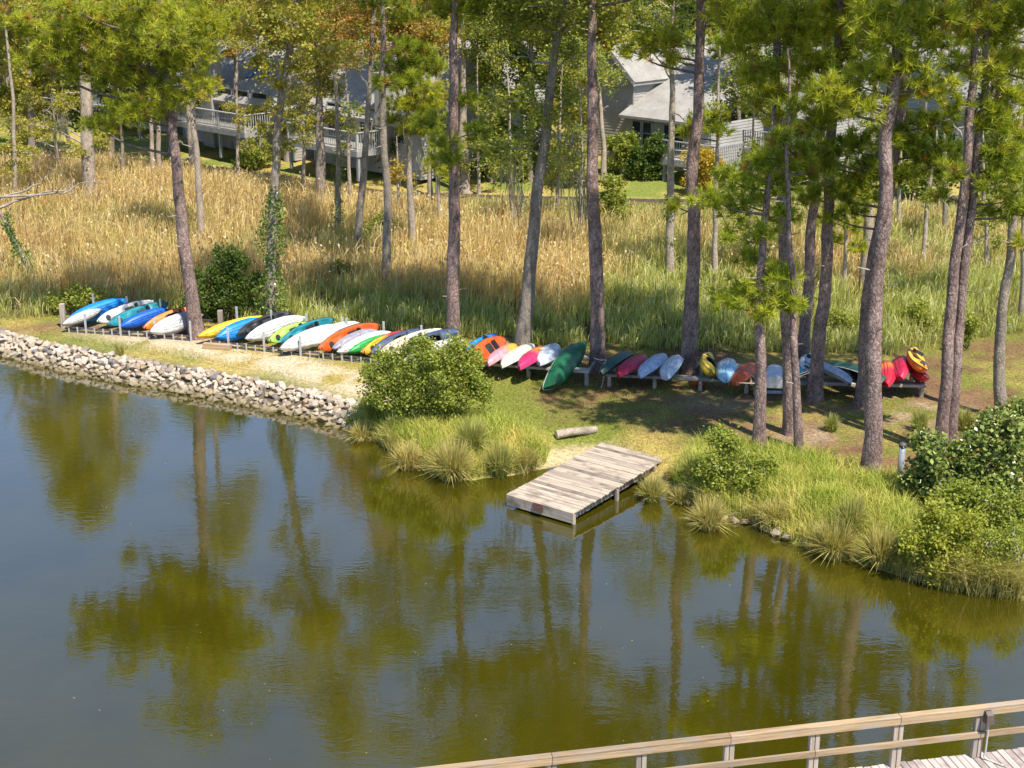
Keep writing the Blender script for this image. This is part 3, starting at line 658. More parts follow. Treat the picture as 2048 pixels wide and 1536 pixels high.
h = house("two-storey grey house end showing a gable behind the straight central pine", OA)
h.location = (*world_of(OA, 11.2, 6.5), 0)
volume(h, -8, 0, 0, 6, 1.0, 6.3, 1.9, 'x'); window(h, (-1.4, 0, 5.2), .8, 1.2, (1, 0), (0, -1)); window(h, (-3.4, 0, 5.2), .8, 1.2, (1, 0), (0, -1)); window(h, (0, 3, 3.2), .9, 1.5, (0, 1), (1, 0)); window(h, (-1.5, 0, 2.8), .9, 1.6, (1, 0), (0, -1))

h = house("grey townhouse with decks glimpsed beside the grassy yard, beyond the leaning pine", OA)
h.location = (*world_of(OA, -12, .5), 0)
volume(h, -11, 0, 0, 8, 1.0, 4.3, 3.5, 'x'); deck(h, -7, -.5, -2.4, -.04, 2.75, .95); sliding(h, -4.5, 0, 3.7); sliding(h, -2, 0, 3.7)

OD = np.array([7.1, 84.3])
h = house("grey house with shaded gable end and low wing behind the dark bushes", OD)
volume(h, -3.9, 0, 0, 9, 1.0, 6.0, 1.75, 'y', .3)
window(h, (-2.35, 0, 5.75), .36, .5, (1, 0), (0, -1), 1); window(h, (-1.6, 0, 5.75), .36, .5, (1, 0), (0, -1), 1)
lap(h, (.15, -.7), (6.3, -.7), 1.0, 4.0, (0, -1)); lap(h, (.15, -.7), (.15, 0), 1.0, 4.0, (-1, 0)); lap(h, (6.3, -.7), (6.3, 6), 1.0, 4.0, (1, 0))
mb = MB(); mb.add([(-.15, -1.1, 3.85), (6.6, -1.1, 3.85), (5.2, 5.5, 6.9), (.05, 5.5, 6.9), (-.15, -1.1, 4.0), (6.6, -1.1, 4.0), (5.2, 5.5, 7.05), (.05, 5.5, 7.05)], [(3, 2, 1, 0), (4, 5, 6, 7), (0, 1, 5, 4), (1, 2, 6, 5), (2, 3, 7, 6), (3, 0, 4, 7)]); mb.build("roof", M['roof'], h)
for x in (.95, 1.75, 3.3, 4.1): window(h, (x, -.7, 3.05), .6, 1.25, (1, 0), (0, -1))
deck(h, 4.8, 8.6, -3.1, -.75, 2.2, .95, mat='trim')

OE = P(1650, 233, 4.3)
h = house("grey house with long pale roof and skylight behind the pine cluster", OE)
volume(h, -9.5, 0, 0, 8, 1.0, 4.3, 3.3, 'x'); deck(h, -7, -1, -2.4, -.04, 2.4, .95, mat='trim')
for x in (-1.2, -2.2, -4.2): window(h, (x, 0, 3.4), .75, 1.4, (1, 0), (0, -1))
mb = MB(); Mx = Matrix.Translation((-6.3, 2.1, 4.3 + 2.1 * .825 + .2)) @ Matrix.Rotation(math.atan(.825), 4, 'X'); mb.box((-.3, -1.0, -.02), (.3, 1.0, .06), Mx); mb.build("skylight", M['skylight'], h)

OF = np.array([26.5, 83.])
h = house("pale-sided house glimpsed behind the twin-stemmed pine", OF)
volume(h, -8, 2, 0, 8, 1.0, 4.4, 3.2, 'x'); deck(h, -6, 0, -2.4, -.04, 2.4, .95, mat='trim')
for x in (-1.2, -4.2): window(h, (x, 0, 3.4), .8, 1.4, (1, 0), (0, -1))
OG = np.array([36., 99.])
h = house("far house roof with a small gable at the top corner of the view", OG)
volume(h, -9, 0, 0, 8, 1.0, 5.2, 3.2, 'x'); volume(h, -5.5, -2.5, -1.2, 3, 1.0, 5.6, 1.4, 'y', .3)

M['edging'] = m_plain('dark_timber', (.17, .13, .09), .9, (.09, .07, .05), 5)
# timber edging of the yards
root = empty("timber_edging", (0, 0, 0)); tag(root, "low timber edging along the yards behind the reeds", "edging")
xs = np.linspace(-34, 30, 33)
for x0, x1 in zip(xs[:-1], xs[1:]):
    a = np.array([x0, edge_y(x0) - .16]); b_ = np.array([x1, edge_y(x1) - .16]); L = np.linalg.norm(b_ - a); mb = MB(); mb.box((0, -.05, -.35), (L - .015, .05, .22 + R.uniform(-.02, .02)))
    o = mb.build("timber", M['edging'], root); o.location = (*a, .42); o.rotation_euler = (0, 0, math.atan2(b_[1] - a[1], b_[0] - a[0]))
# ------------------------------------------------------------------ pines on the bank
PINES = "tall pines on the bank"
tree("pine_tree", "leaning pine rising between the first two kayak racks", 'pine', (395, 676), [(372, 500), (340, 225)], 28, 15,
     [(330, 200, 48), (275, 225, 42), (225, 140, 55), (120, 95, 50), (75, 60, 42), (300, 80, 66), (370, 110, 55), (395, 165, 40), (215, 60, 52), (245, 215, 36), (185, 250, 28), (150, 130, 40), (420, 45, 40), (250, 110, 46), (340, 40, 50), (140, 55, 40), (60, 120, 36), (200, 100, 40), (40, 40, 36), (280, 170, 36), (310, 150, 40), (170, 30, 50), (260, 20, 50), (350, 15, 55)],
     (16, 9.5, 3.2, .85), group=PINES)
tree("pine_tree", "straight pine standing just behind the large round shoreline shrub", 'pine', (905, 695), [(906, 300), (908, 0)], 27, 17.5,
     [(928, 195, 30), (862, 240, 34), (897, 315, 32), (955, 262, 30), (905, 12, 42), (950, 15, 30), (985, 300, 24), (880, 280, 26)], (20, 11.5, 3.2, 1.0), palette='pine_dark', group=PINES)
tree("pine_tree", "reddish pine with bare trunk beside the upturned green canoe", 'pine', (1197, 742), [(1186, 300), (1182, 0)], 30, 18, [], (24, 12.0, 3.6, 1.05), group=PINES)
tree("pine_tree", "pine with bare trunk between the pale kayak and the yellow kayak", 'pine', (1378, 752), [(1388, 350), (1402, 0)], 31, 17.5,
     [(1300, 92, 40), (1262, 100, 26), (1335, 75, 32), (1350, 118, 24), (1445, 18, 38), (1400, 395, 22), (1350, 412, 20), (1465, 40, 34)], (16, 12.6, 3.0, .95), bare=[[(1392, 420), (1420, 405), (1365, 425)], [(1400, 60), (1440, 25), (1480, 5)], [(1385, 100), (1340, 60), (1300, 20)]], group=PINES)
tree("pine_tree", "young pine with low bright needle clumps in front of the kayak bench", 'pine', (1518, 908), [(1520, 640), (1533, 420), (1545, 285)], 26, 9.6,
     [(1548, 300, 40), (1490, 345, 44), (1552, 365, 46), (1478, 405, 44), (1420, 395, 34), (1565, 425, 34), (1500, 515, 34), (1550, 545, 44), (1478, 582, 46), (1562, 592, 46), (1446, 602, 30), (1594, 606, 28), (1520, 468, 34), (1515, 320, 34), (1585, 330, 30), (1530, 625, 32), (1450, 350, 26), (1460, 470, 22)], None, palette='lime_pine', group=PINES)
tree("pine_tree", "dark pine trunk with its foot in pine straw, left of a thinner stem", 'pine', (1582, 868), [(1574, 600), (1556, 200)], 27, 17,
     [(1485, 40, 46), (1540, 62, 50), (1562, 130, 40), (1450, 12, 30), (1505, 140, 36), (1555, 235, 30), (1600, 30, 45), (1620, 110, 40), (1510, 205, 28), (1480, 95, 36), (1530, 15, 44), (1590, 80, 40), (1500, 160, 30), (1535, 180, 32), (1570, 190, 28)], (14, 12.5, 3.0, .95), group=PINES)
tree("pine_tree", "thin crooked pine stem at the edge of the bright bank grass", 'pine', (1599, 918), [(1590, 700), (1583, 480), (1577, 340)], 18, 11,
     [(1600, 300, 30), (1560, 270, 26), (1625, 345, 26), (1590, 210, 30)], None, palette='pine_dark', group=PINES)
tree("pine_tree", "pine rising in front of the white and blue kayaks on the bench", 'pine', (1628, 800), [(1645, 600), (1656, 400), (1662, 300)], 28, 16.5,
     [(1640, 62, 50), (1705, 48, 50), (1642, 222, 38), (1690, 120, 42), (1610, 170, 34), (1610, 395, 24), (1660, 330, 28), (1670, 15, 48), (1720, 90, 44), (1600, 130, 36), (1650, 130, 40), (1690, 215, 34), (1625, 250, 30)], (12, 12.3, 3.0, .95), palette='pine', group=PINES)
tree("pine_tree", "slim pine just behind the bench, beside the white and blue kayaks", 'pine', (1604, 738), [(1620, 520), (1636, 350), (1645, 200)], 24, 16,
     [(1655, 290, 30), (1600, 255, 30), (1570, 330, 26)], (12, 12, 2.8, .9), palette='pine_dark', group=PINES)
tree("pine_tree", "stoutest pine nearest the shore, standing above the bright bank grass", 'pine', (1742, 955), [(1755, 600), (1772, 350), (1784, 200)], 37, 18,
     [(1700, 160, 50), (1655, 172, 40), (1725, 208, 42), (1780, 190, 32), (1760, 70, 55), (1820, 30, 46), (1820, 125, 48), (1880, 85, 42), (1750, 140, 36), (1640, 195, 26), (1870, 170, 38), (1790, 15, 50), (1850, 60, 44), (1740, 25, 44), (1780, 130, 40), (1690, 190, 34), (1840, 180, 36), (1900, 30, 44)], (16, 12.6, 3.4, 1.0), group=PINES)
tree("pine_tree", "shaded pine close behind the stoutest trunk, beside the dark green canoe", 'pine', (1728, 810), [(1746, 560), (1785, 340), (1800, 240)], 36, 17,
     [(1690, 292, 42), (1642, 322, 36), (1722, 352, 40), (1852, 300, 42), (1838, 240, 36), (1775, 270, 34), (1690, 380, 34), (1810, 350, 34), (1750, 385, 28), (1660, 430, 24), (1880, 240, 36), (1720, 280, 34), (1610, 300, 30), (1820, 280, 34), (1870, 330, 34), (1770, 340, 30), (1640, 380, 30), (1890, 300, 30), (1700, 420, 26), (1740, 320, 32)], (14, 12.2, 3.0, .95), palette='pine_dark', group=PINES)
tree("pine_tree", "left stem of the twin pines beside the glossy dark shrub", 'pine', (1881, 912), [(1905, 600), (1932, 330), (1950, 0)], 25, 17.5,
     [(1985, 150, 40), (2010, 245, 44), (1990, 62, 40), (1905, 205, 34), (2030, 110, 36), (1930, 60, 40), (2035, 30, 46), (1970, 20, 40), (2000, 190, 36), (2040, 190, 36), (1920, 130, 34), (1960, 240, 30)], (14, 12.4, 3.0, .95), bare=[[(1938, 300), (1900, 240), (1865, 255)], [(1915, 500), (1950, 480), (1975, 470)]], group=PINES)
tree("pine_tree", "right stem of the twin pines beside the glossy dark shrub", 'pine', (1900, 909), [(1924, 600), (1952, 330), (1968, 120)], 23, 16.5,
     [(2030, 345, 42), (1985, 365, 32), (2000, 300, 34), (2040, 420, 34), (1880, 390, 26), (1990, 215, 34), (2010, 330, 34), (1975, 300, 30), (2020, 400, 30), (1900, 340, 28), (2045, 270, 34), (1970, 420, 24)], (12, 12.2, 2.8, .95), palette='pine_dark', group=PINES)
tree("pine_tree", "crooked slim tree on the sunny lawn by the picture's right edge", 'pine', (2005, 835), [(1998, 690), (2022, 480), (2038, 350)], 23, 14,
     [(2020, 325, 36), (2045, 290, 34), (2044, 480, 26)], (12, 9.5, 2.6, .9), palette='pine', bark=M['grey_bark'], group=PINES)

# ------------------------------------------------------------------ trees in the marsh
MT = "trees growing in the marsh"
g, pb = M['grey_bark'], M['pale_bark']
tree("cypress_tree", "thick pale fluted trunk in golden reeds with bare twisting branches", 'cypress', (182, 408), [(174, 200), (162, 80)], 29, 15.5,
     [(130, 205, 30), (90, 255, 32), (60, 195, 30), (205, 280, 22), (30, 250, 34), (150, 300, 22)], (10, 9, 2.6, .95), bark=pb, bare=[[(172, 190), (140, 185), (105, 205), (90, 230)], [(178, 200), (140, 215), (125, 240)], [(165, 90), (120, 120), (40, 140)], [(168, 130), (205, 150), (215, 175)]], group=MT)
tree("cypress_tree", "thin pale stem among yellow foliage near the picture's left edge", 'cypress', (152, 338), [(126, 240), (100, 140)], 9, 9.5, [(60, 215, 36), (100, 235, 30), (30, 135, 36), (20, 60, 40), (75, 150, 28), (15, 320, 30), (40, 280, 30)], (5, 7, 1.6, .7), bark=pb, group=MT)
tree("dead_tree", "dark vine-hung dead stem standing in reeds beside the thick pale trunk", 'leafy', (122, 350), [(112, 280), (104, 215)], 9, 4.6, [], None, bark=g, bare=[[(106, 230), (90, 222), (80, 235)], [(110, 250), (130, 240), (140, 250)]], moss=[(112, 245, 14, 2.0), (90, 245, 14, 1.8), (125, 245, 12, 1.6)], group=MT)
tree("pine_tree", "small young pine in reeds, right of the thick pale trunk", 'pine', (248, 370), [(244, 300), (240, 235)], 9, 5.6, [(240, 235, 28), (218, 262, 22), (258, 205, 26), (235, 205, 24)], None, bark=g, group=MT)
tree("cypress_tree", "slim pale stem, first of two beside the leaning pine", 'cypress', (306, 366), [(303, 280), (298, 200)], 10, 9, [(305, 225, 22), (285, 180, 24)], (5, 6.5, 1.3, .6), bark=pb, palette='leafy', group=MT)
tree("cypress_tree", "slim pale stem, second of two beside the leaning pine", 'cypress', (321, 360), [(316, 280), (312, 200)], 11, 10, [(322, 180, 24), (300, 150, 22)], (5, 7, 1.3, .6), bark=pb, palette='leafy', group=MT)
tree("cypress_tree", "slender pale trunk with broken side twigs right behind the leaning pine", 'cypress', (405, 508), [(392, 300), (378, 120), (372, 0)], 15, 14, [(402, 190, 22), (418, 160, 20), (430, 28, 28)], (12, 9.8, 2.2, .9), bark=pb, bare=[[(396, 210), (370, 207), (345, 205)], [(392, 296), (365, 287), (350, 280)], [(395, 310), (375, 316), (360, 325)]], group=MT)
tree("cypress_tree", "grey trunk rising before the white-railed deck", 'cypress', (390, 346), [(378, 220), (368, 100)], 18, 13, [(410, 170, 28), (360, 60, 36), (415, 95, 26)], (8, 9.5, 2.2, .8), bark=pb, palette='leafy', group=MT)
tree("cypress_tree", "ivy-wrapped trunk behind the second kayak rack", 'cypress', (540, 648), [(545, 430), (560, 220), (590, 40)], 22, 16.5,
     [(572, 92, 34), (532, 132, 28), (605, 62, 34), (538, 218, 26), (522, 60, 28), (500, 215, 18, .3), (560, 170, 22), (600, 230, 22), (575, 290, 18), (520, 120, 26), (555, 40, 34), (590, 130, 28), (525, 255, 20), (545, 300, 16)], (16, 9.5, 2.8, .95), bark=g, ivy=(650, 372, 30, 2600), bare=[[(570, 180), (540, 140), (520, 150)]], group=MT)
tree("cypress_tree", "flared cypress trunk in front of the second white-railed deck", 'cypress', (645, 420), [(641, 330), (636, 230)], 21, 12,
     [(632, 172, 42), (602, 212, 34), (652, 112, 40), (645, 232, 30), (585, 132, 32), (672, 180, 26), (620, 60, 42), (600, 20, 40), (660, 60, 36), (615, 130, 34), (670, 230, 24), (620, 255, 24), (655, 150, 32)], (8, 9.5, 2.2, .8), bark=g, flare=1.7, group=MT)
tree("cypress_tree", "vine-tangled slim stem between two grey cypress trunks", 'cypress', (676, 482), [(676, 300), (672, 60)], 12, 12.5, [(670, 62, 32), (692, 102, 30), (690, 20, 36), (650, 30, 30)], (6, 10, 1.8, .7), bark=g, palette='orange', ivy=(480, 300, 14, 700), group=MT)
tree("cypress_tree", "curved brown trunk sweeping right, under orange cypress foliage", 'cypress', (714, 518), [(720, 420), (735, 240), (744, 60)], 16, 13.5, [(705, 62, 36), (742, 48, 30), (762, 92, 28), (730, 20, 36), (700, 110, 26)], (7, 10.5, 2.0, .75), bark=g, palette='orange', bare=[[(735, 175), (700, 130), (670, 120)]], group=MT)
tree("pine_tree", "tall thin grey pine standing deepest in the golden reeds", 'pine', (775, 580), [(772, 350), (768, 130), (764, 0)], 19, 15.5, [(790, 132, 36), (832, 122, 32), (805, 165, 26), (850, 105, 26), (780, 30, 30), (760, 165, 22), (815, 90, 28), (870, 135, 26), (830, 155, 28)], (16, 10.8, 2.8, .95), bark=g, palette='pine_dark', bare=[[(770, 200), (745, 250), (760, 330)], [(768, 20), (800, 15), (830, 25)]], group=MT)
tree("pine_tree", "short pine with mossy twigs left of the straight central pine", 'pine', (826, 512), [(820, 400), (815, 280)], 16, 8, [(850, 228, 36), (822, 252, 30), (800, 205, 28), (845, 180, 28), (870, 205, 24), (830, 210, 30), (780, 235, 22), (860, 260, 26), (800, 165, 22)], (3, 7, 1.2, .6), bark=pb, palette='pine', moss=[(830, 290, 22, 1.4)], bare=[[(820, 320), (795, 300), (790, 285)]], group=MT)
tree("cypress_tree", "slim chalky stem, left one of the pair behind the mossy pine", 'cypress', (861, 398), [(858, 330), (856, 250)], 10, 11, [(850, 130, 30), (870, 80, 32), (840, 60, 30)], (6, 8, 1.8, .8), palette='orange', bark=pb, group=MT)
tree("cypress_tree", "slim chalky stem, right one of the pair behind the mossy pine", 'cypress', (876, 402), [(874, 330), (873, 250)], 9, 10, [(885, 175, 24), (880, 120, 24)], (5, 7.5, 1.6, .7), bark=pb, group=MT)
tree("cypress_tree", "pale trunk half hidden right of the straight central pine", 'leafy', (930, 384), [(928, 300), (926, 200)], 18, 11.5, [(960, 60, 44), (985, 110, 36), (940, 110, 26), (970, 20, 40)], (7, 9, 2.4, .9), bark=pb, palette='leafy', group=MT)
tree("gum_tree", "leaning grey tree with sparse leaves and moss behind the magenta kayak", 'leafy', (1043, 692), [(1070, 430), (1086, 300), (1102, 150), (1128, 0)], 29, 15,
     [(1012, 62, 44), (1082, 40, 38), (1135, 102, 38), (1000, 205, 36), (1102, 232, 34), (1142, 205, 30), (1042, 272, 36), (1122, 312, 28), (1002, 302, 32), (1060, 180, 30), (1150, 40, 36), (1040, 20, 40)], (16, 10.8, 3.2, 1.1), bark=g, leaf=.11, dens=1.15,
     moss=[(1150, 330, 40, 2.2), (1130, 280, 30, 1.6), (1165, 390, 22, 2.0), (1020, 330, 24, 1.6), (1040, 390, 16, 1.4)],
     bare=[[(1100, 160), (1140, 110), (1180, 115)], [(1092, 250), (1130, 290), (1150, 280), (1165, 255)], [(1105, 130), (1050, 115), (990, 110)], [(1110, 90), (1090, 50), (1085, 20)], [(1090, 270), (1050, 290), (1030, 270)], [(1120, 40), (1160, 60), (1185, 40)], [(1108, 110), (1140, 120), (1160, 140)], [(1075, 380), (1100, 330), (1110, 320)]], group=MT)
tree("dead_tree", "bleached dead snag with forked bare branches beside the shaded gable", 'leafy', (1208, 366), [(1203, 240), (1196, 130)], 12, 8.2, [], None, bark=pb, bare=[[(1197, 145), (1225, 130), (1240, 112)], [(1200, 180), (1225, 165), (1245, 150)], [(1199, 220), (1210, 215), (1218, 214)], [(1196, 140), (1180, 110), (1175, 90)]], group=MT)
tree("gum_tree", "pale straight trunk with an ivy patch in front of the shaded gabled house", 'leafy', (1340, 565), [(1343, 350), (1345, 140)], 18, 13.5, [(1345, 110, 22), (1310, 30, 36), (1270, 20, 32), (1240, 60, 30), (1370, 35, 24)], (8, 11, 2.6, .85), bark=pb, leaf=.1, dens=.7, ivy=(490, 390, 14, 500), bare=[[(1345, 160), (1310, 110), (1270, 90)], [(1345, 220), (1370, 240), (1380, 235)], [(1345, 80), (1290, 50), (1230, 45)], [(1345, 50), (1300, 20), (1260, 8)]], group=MT)
tree("pine_tree", "slight pine with a round dark needle cluster before the far deck", 'pine', (1430, 576), [(1432, 400), (1436, 250)], 12, 10.5, [(1405, 245, 32), (1440, 258, 26), (1380, 265, 22), (1440, 100, 24), (1425, 225, 26)], (4, 9, 1.4, .6), bark=pb, palette='pine_dark', bare=[[(1436, 190), (1460, 175), (1480, 190)], [(1434, 150), (1410, 130), (1400, 110)]], group=MT)
tree("cypress_tree", "broad pale trunk in reeds between the pine cluster and the stoutest pine", 'leafy', (1728, 592), [(1738, 420), (1745, 280)], 23, 13, [(1750, 290, 26), (1735, 250, 24)], (7, 9.5, 2.4, .9), bark=pb, group=MT)
tree("gum_tree", "thin leaning sapling in reeds right of the stoutest pine", 'leafy', (1845, 556), [(1850, 440), (1862, 350)], 11, 7, [(1860, 335, 26), (1830, 355, 26), (1880, 330, 22), (1850, 390, 18)], None, bark=pb, group=MT)
tree("gum_tree", "short pale stem at the far reed edge behind the stoutest pine", 'leafy', (1797, 470), [(1797, 400), (1800, 330)], 9, 6, [(1815, 330, 22), (1790, 310, 22)], None, bark=pb, group=MT)
tree("gum_tree", "mossy twiggy stem in reeds left of the twin pines", 'leafy', (1888, 485), [(1890, 420), (1888, 350)], 11, 6.5, [(1885, 350, 24), (1905, 330, 22)], None, bark=g, moss=[(1888, 390, 20, 1.4)], bare=[[(1889, 400), (1905, 390), (1920, 400)], [(1889, 380), (1870, 370), (1860, 380)]], group=MT)
tree("gum_tree", "pale slim trunk behind the crooked tree by the right edge", 'leafy', (2044, 640), [(2046, 480), (2048, 330)], 13, 10, [(2040, 400, 24), (2060, 330, 30)], (5, 8, 1.8, .8), bark=pb, group=MT)
tree("dead_tree", "leaning ivy-covered snag with long bare branch by the left edge", 'leafy', (76, 586), [(48, 520), (0, 425), (-50, 350)], 13, 4.9, [], None, bark=g, ivy=(575, 425, 18, 1100), bare=[[(-6, 415), (40, 400), (80, 388), (130, 378), (186, 360)], [(30, 400), (70, 372), (95, 350)], [(60, 395), (120, 385), (150, 382)]], group=MT)

for lb, bs, pa, w_, ht, bl, kd, pl_ in (
 ("thin dark stem at the reed edge left of the shaded tree", (958, 392), [(956, 320), (955, 250)], 7, 7.5, [(962, 260, 26), (945, 285, 22), (975, 230, 24), (985, 330, 24), (930, 330, 20), (970, 290, 24)], 'leafy', 'leafy'),
 ("thin mossy stem just left of the leaning grey tree", (1028, 470), [(1024, 390), (1020, 300)], 9, 8, [(1020, 330, 24), (1000, 350, 22), (1040, 300, 24), (1015, 285, 24)], 'leafy', 'leafy'),
 ("thin mossy stem right of the leaning grey tree", (1112, 440), [(1115, 380), (1118, 300)], 8, 8, [(1115, 340, 24), (1135, 320, 22), (1100, 365, 20)], 'leafy', 'cypress'),
 ("slim stem before the reddish pine's moss curtain", (1165, 470), [(1162, 390), (1160, 300)], 9, 9, [(1150, 265, 26), (1165, 310, 22), (1140, 350, 22)], 'leafy', 'leafy'),
 ("young pine with short clumps left of the straight central pine", (880, 470), [(878, 380), (876, 300)], 9, 6.5, [(880, 300, 26), (905, 285, 24), (862, 330, 22), (890, 345, 20)], 'pine', 'pine'),
 ("small cypress with a golden tuft below the orange crowns", (800, 440), [(798, 380), (796, 330)], 8, 4.2, [(795, 335, 24), (780, 355, 18), (812, 350, 18)], 'cypress', 'yellow'),
 ("thin stem in front of the skylight house's deck", (478, 372), [(476, 300), (474, 200)], 8, 10, [(480, 240, 20), (465, 210, 18), (495, 285, 18)], 'cypress', 'cypress'),
 ("thin stem between the two white-railed decks", (606, 388), [(606, 310), (606, 220)], 8, 10, [(612, 275, 20), (590, 255, 20), (605, 190, 24)], 'cypress', 'cypress'),
 ("slim stem left of the curved brown trunk", (700, 430), [(698, 350), (696, 250)], 8, 10, [(700, 250, 22), (690, 285, 18), (708, 215, 20)], 'cypress', 'leafy'),
 ("slim pale stem right of the pale ivy-patched trunk", (1385, 470), [(1383, 400), (1380, 330)], 8, 6, [(1375, 320, 20), (1390, 300, 20)], 'leafy', 'yellow'),
 ("thin pale stem rising behind the young pine", (1500, 560), [(1503, 450), (1506, 330)], 9, 9, [(1480, 440, 26), (1520, 400, 26), (1500, 300, 24), (1450, 470, 24), (1540, 470, 26), (1465, 380, 26)], 'leafy', 'leafy'),
 ("thin stem among low green sprays behind the pine cluster", (1690, 600), [(1690, 500), (1692, 400)], 9, 8.5, [(1680, 420, 26), (1705, 450, 24), (1690, 380, 26), (1670, 480, 22), (1720, 400, 26), (1650, 440, 24), (1715, 490, 22)], 'pine', 'pine'),
 ("leaning stem at the reed edge right of the twin pines", (1975, 560), [(1972, 480), (1965, 400)], 10, 8, [(1960, 420, 26), (1985, 440, 26), (1995, 480, 22), (1950, 380, 24)], 'leafy', 'leafy'),
 ("thin pale stem near the left edge above the ivy-covered snag", (28, 420), [(30, 330), (26, 240)], 9, 13, [(30, 330, 26), (15, 290, 26), (50, 300, 24)], 'cypress', 'cypress')):
    tree("pine_tree" if kd == 'pine' else "marsh_tree", lb, kd, bs, pa, w_, ht, bl, (8, ht * .75, 1.8, .85) if ht > 8.5 else None, palette=pl_, bark=pb, group=MT, moss=[(bs[0], pa[-1][1] + 60, 14, 1.6)] if 'mossy' in lb else ())

# ------------------------------------------------------------------ trees round the houses
HT = "trees round the townhouses"
def yard(name, label, base, top_px, w, h, blobs, kind='leafy', palette=None, bark=None, top=None, dens=.8, leaf=.2):
    return tree(name, label, kind, base, [top_px], w, h, blobs, top, palette, bark or g, group=HT, dens=dens, leaf=leaf)
yard("cypress_tree", "yellowing cypress filling the upper left corner", (62, 345), (58, 150), 15, 22, [(50, 150, 50), (150, 100, 44), (92, 62, 50), (20, 20, 50), (142, 182, 40), (10, 200, 40), (120, 20, 46), (30, 90, 40), (200, 20, 40)], 'cypress', 'cypress', top=(20, 9, 4.2, 1.5))
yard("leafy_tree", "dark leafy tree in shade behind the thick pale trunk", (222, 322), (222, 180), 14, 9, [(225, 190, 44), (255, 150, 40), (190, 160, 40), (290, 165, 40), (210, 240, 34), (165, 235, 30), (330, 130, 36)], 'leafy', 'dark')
yard("leafy_tree", "dense green tree behind the leaning pine's crown", (345, 312), (345, 150), 15, 16.5, [(345, 195, 26), (340, 90, 44), (310, 40, 46), (380, 60, 40), (275, 70, 46), (330, 150, 30), (250, 20, 46)], 'leafy', 'leafy', top=(12, 9, 3.2, 1.3))
yard("cypress_tree", "rusty cypress overhanging the skylight roof", (470, 296), (470, 80), 13, 12.5, [(440, 22, 40), (480, 12, 40), (420, 60, 26), (460, 105, 20), (520, 25, 36), (500, 70, 20)], 'cypress', 'orange', top=(8, 10, 2.8, 1.0))
yard("leafy_tree", "small leafy tree beside the air conditioner under the deck", (520, 338), (520, 290), 8, 3.0, [(520, 295, 22), (505, 310, 16), (540, 300, 18)], 'leafy', 'leafy')
yard("cypress_tree", "golden cypress between the first and second decks", (575, 322), (578, 120), 13, 13, [(580, 25, 44), (560, 60, 32), (560, 250, 22), (590, 200, 20), (615, 120, 30)], 'cypress', 'cypress', top=(8, 10, 2.8, 1.0))
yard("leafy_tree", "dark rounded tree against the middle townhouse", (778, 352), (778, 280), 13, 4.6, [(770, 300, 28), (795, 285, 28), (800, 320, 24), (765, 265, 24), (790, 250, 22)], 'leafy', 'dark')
yard("cypress_tree", "orange cypress whose crown hangs over the middle roof", (800, 340), (800, 120), 14, 13.5, [(790, 40, 46), (835, 80, 34), (820, 30, 44), (760, 15, 40), (870, 40, 36), (800, 90, 24), (850, 170, 20), (740, 90, 24)], 'cypress', 'orange', top=(8, 10.5, 3, 1.1))
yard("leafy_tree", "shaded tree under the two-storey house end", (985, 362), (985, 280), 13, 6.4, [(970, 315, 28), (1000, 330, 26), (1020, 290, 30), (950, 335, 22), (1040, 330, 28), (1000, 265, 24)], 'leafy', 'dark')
yard("leafy_tree", "light green spreading tree left of the reddish pine", (1062, 362), (1062, 150), 15, 13, [(1000, 90, 46), (955, 50, 44), (1055, 130, 44), (1030, 200, 38), (1100, 60, 46), (1020, 20, 50), (1080, 240, 34), (1110, 160, 34), (1035, 345, 26), (1090, 330, 28), (1065, 295, 30), (975, 150, 34), (1000, 255, 30), (960, 200, 26)], 'leafy', 'leafy', top=(8, 10.5, 3, 1.1), dens=1.2)
yard("leafy_tree", "yellow-green tree hung with moss right beside the reddish pine's far side", (1142, 372), (1146, 180), 14, 12, [(1155, 150, 34), (1180, 60, 46), (1130, 40, 44), (1150, 250, 28), (1160, 300, 26), (1120, 300, 26), (1220, 25, 44), (1215, 90, 22), (1135, 345, 26), (1165, 350, 22), (1120, 220, 30), (1160, 215, 28)], 'leafy', 'cypress', top=(8, 10, 2.8, 1.1), dens=1.2)
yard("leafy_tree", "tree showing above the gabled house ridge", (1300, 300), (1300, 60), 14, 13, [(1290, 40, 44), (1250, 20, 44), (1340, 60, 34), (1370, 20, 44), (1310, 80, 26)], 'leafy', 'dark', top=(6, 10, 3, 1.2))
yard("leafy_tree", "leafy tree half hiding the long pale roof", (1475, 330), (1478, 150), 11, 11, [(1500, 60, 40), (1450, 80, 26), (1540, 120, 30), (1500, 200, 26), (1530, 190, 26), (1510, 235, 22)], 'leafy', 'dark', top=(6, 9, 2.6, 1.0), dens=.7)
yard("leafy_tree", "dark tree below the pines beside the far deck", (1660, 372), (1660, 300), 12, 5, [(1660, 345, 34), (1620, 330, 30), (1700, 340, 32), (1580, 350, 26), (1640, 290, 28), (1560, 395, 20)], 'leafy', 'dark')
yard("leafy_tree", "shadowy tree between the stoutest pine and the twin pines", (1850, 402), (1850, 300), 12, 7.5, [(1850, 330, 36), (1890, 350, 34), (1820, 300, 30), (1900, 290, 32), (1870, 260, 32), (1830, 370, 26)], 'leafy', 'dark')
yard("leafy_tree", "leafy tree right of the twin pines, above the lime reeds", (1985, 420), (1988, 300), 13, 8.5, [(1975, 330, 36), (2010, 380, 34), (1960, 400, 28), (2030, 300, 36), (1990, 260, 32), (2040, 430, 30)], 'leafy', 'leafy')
yard("leafy_tree", "tall tree in the upper right corner behind the far roof", (2010, 345), (2010, 100), 15, 14, [(1960, 40, 44), (2030, 20, 44), (1900, 30, 46), (1990, 110, 30)], 'leafy', 'dark', top=(6, 10, 3, 1.2))

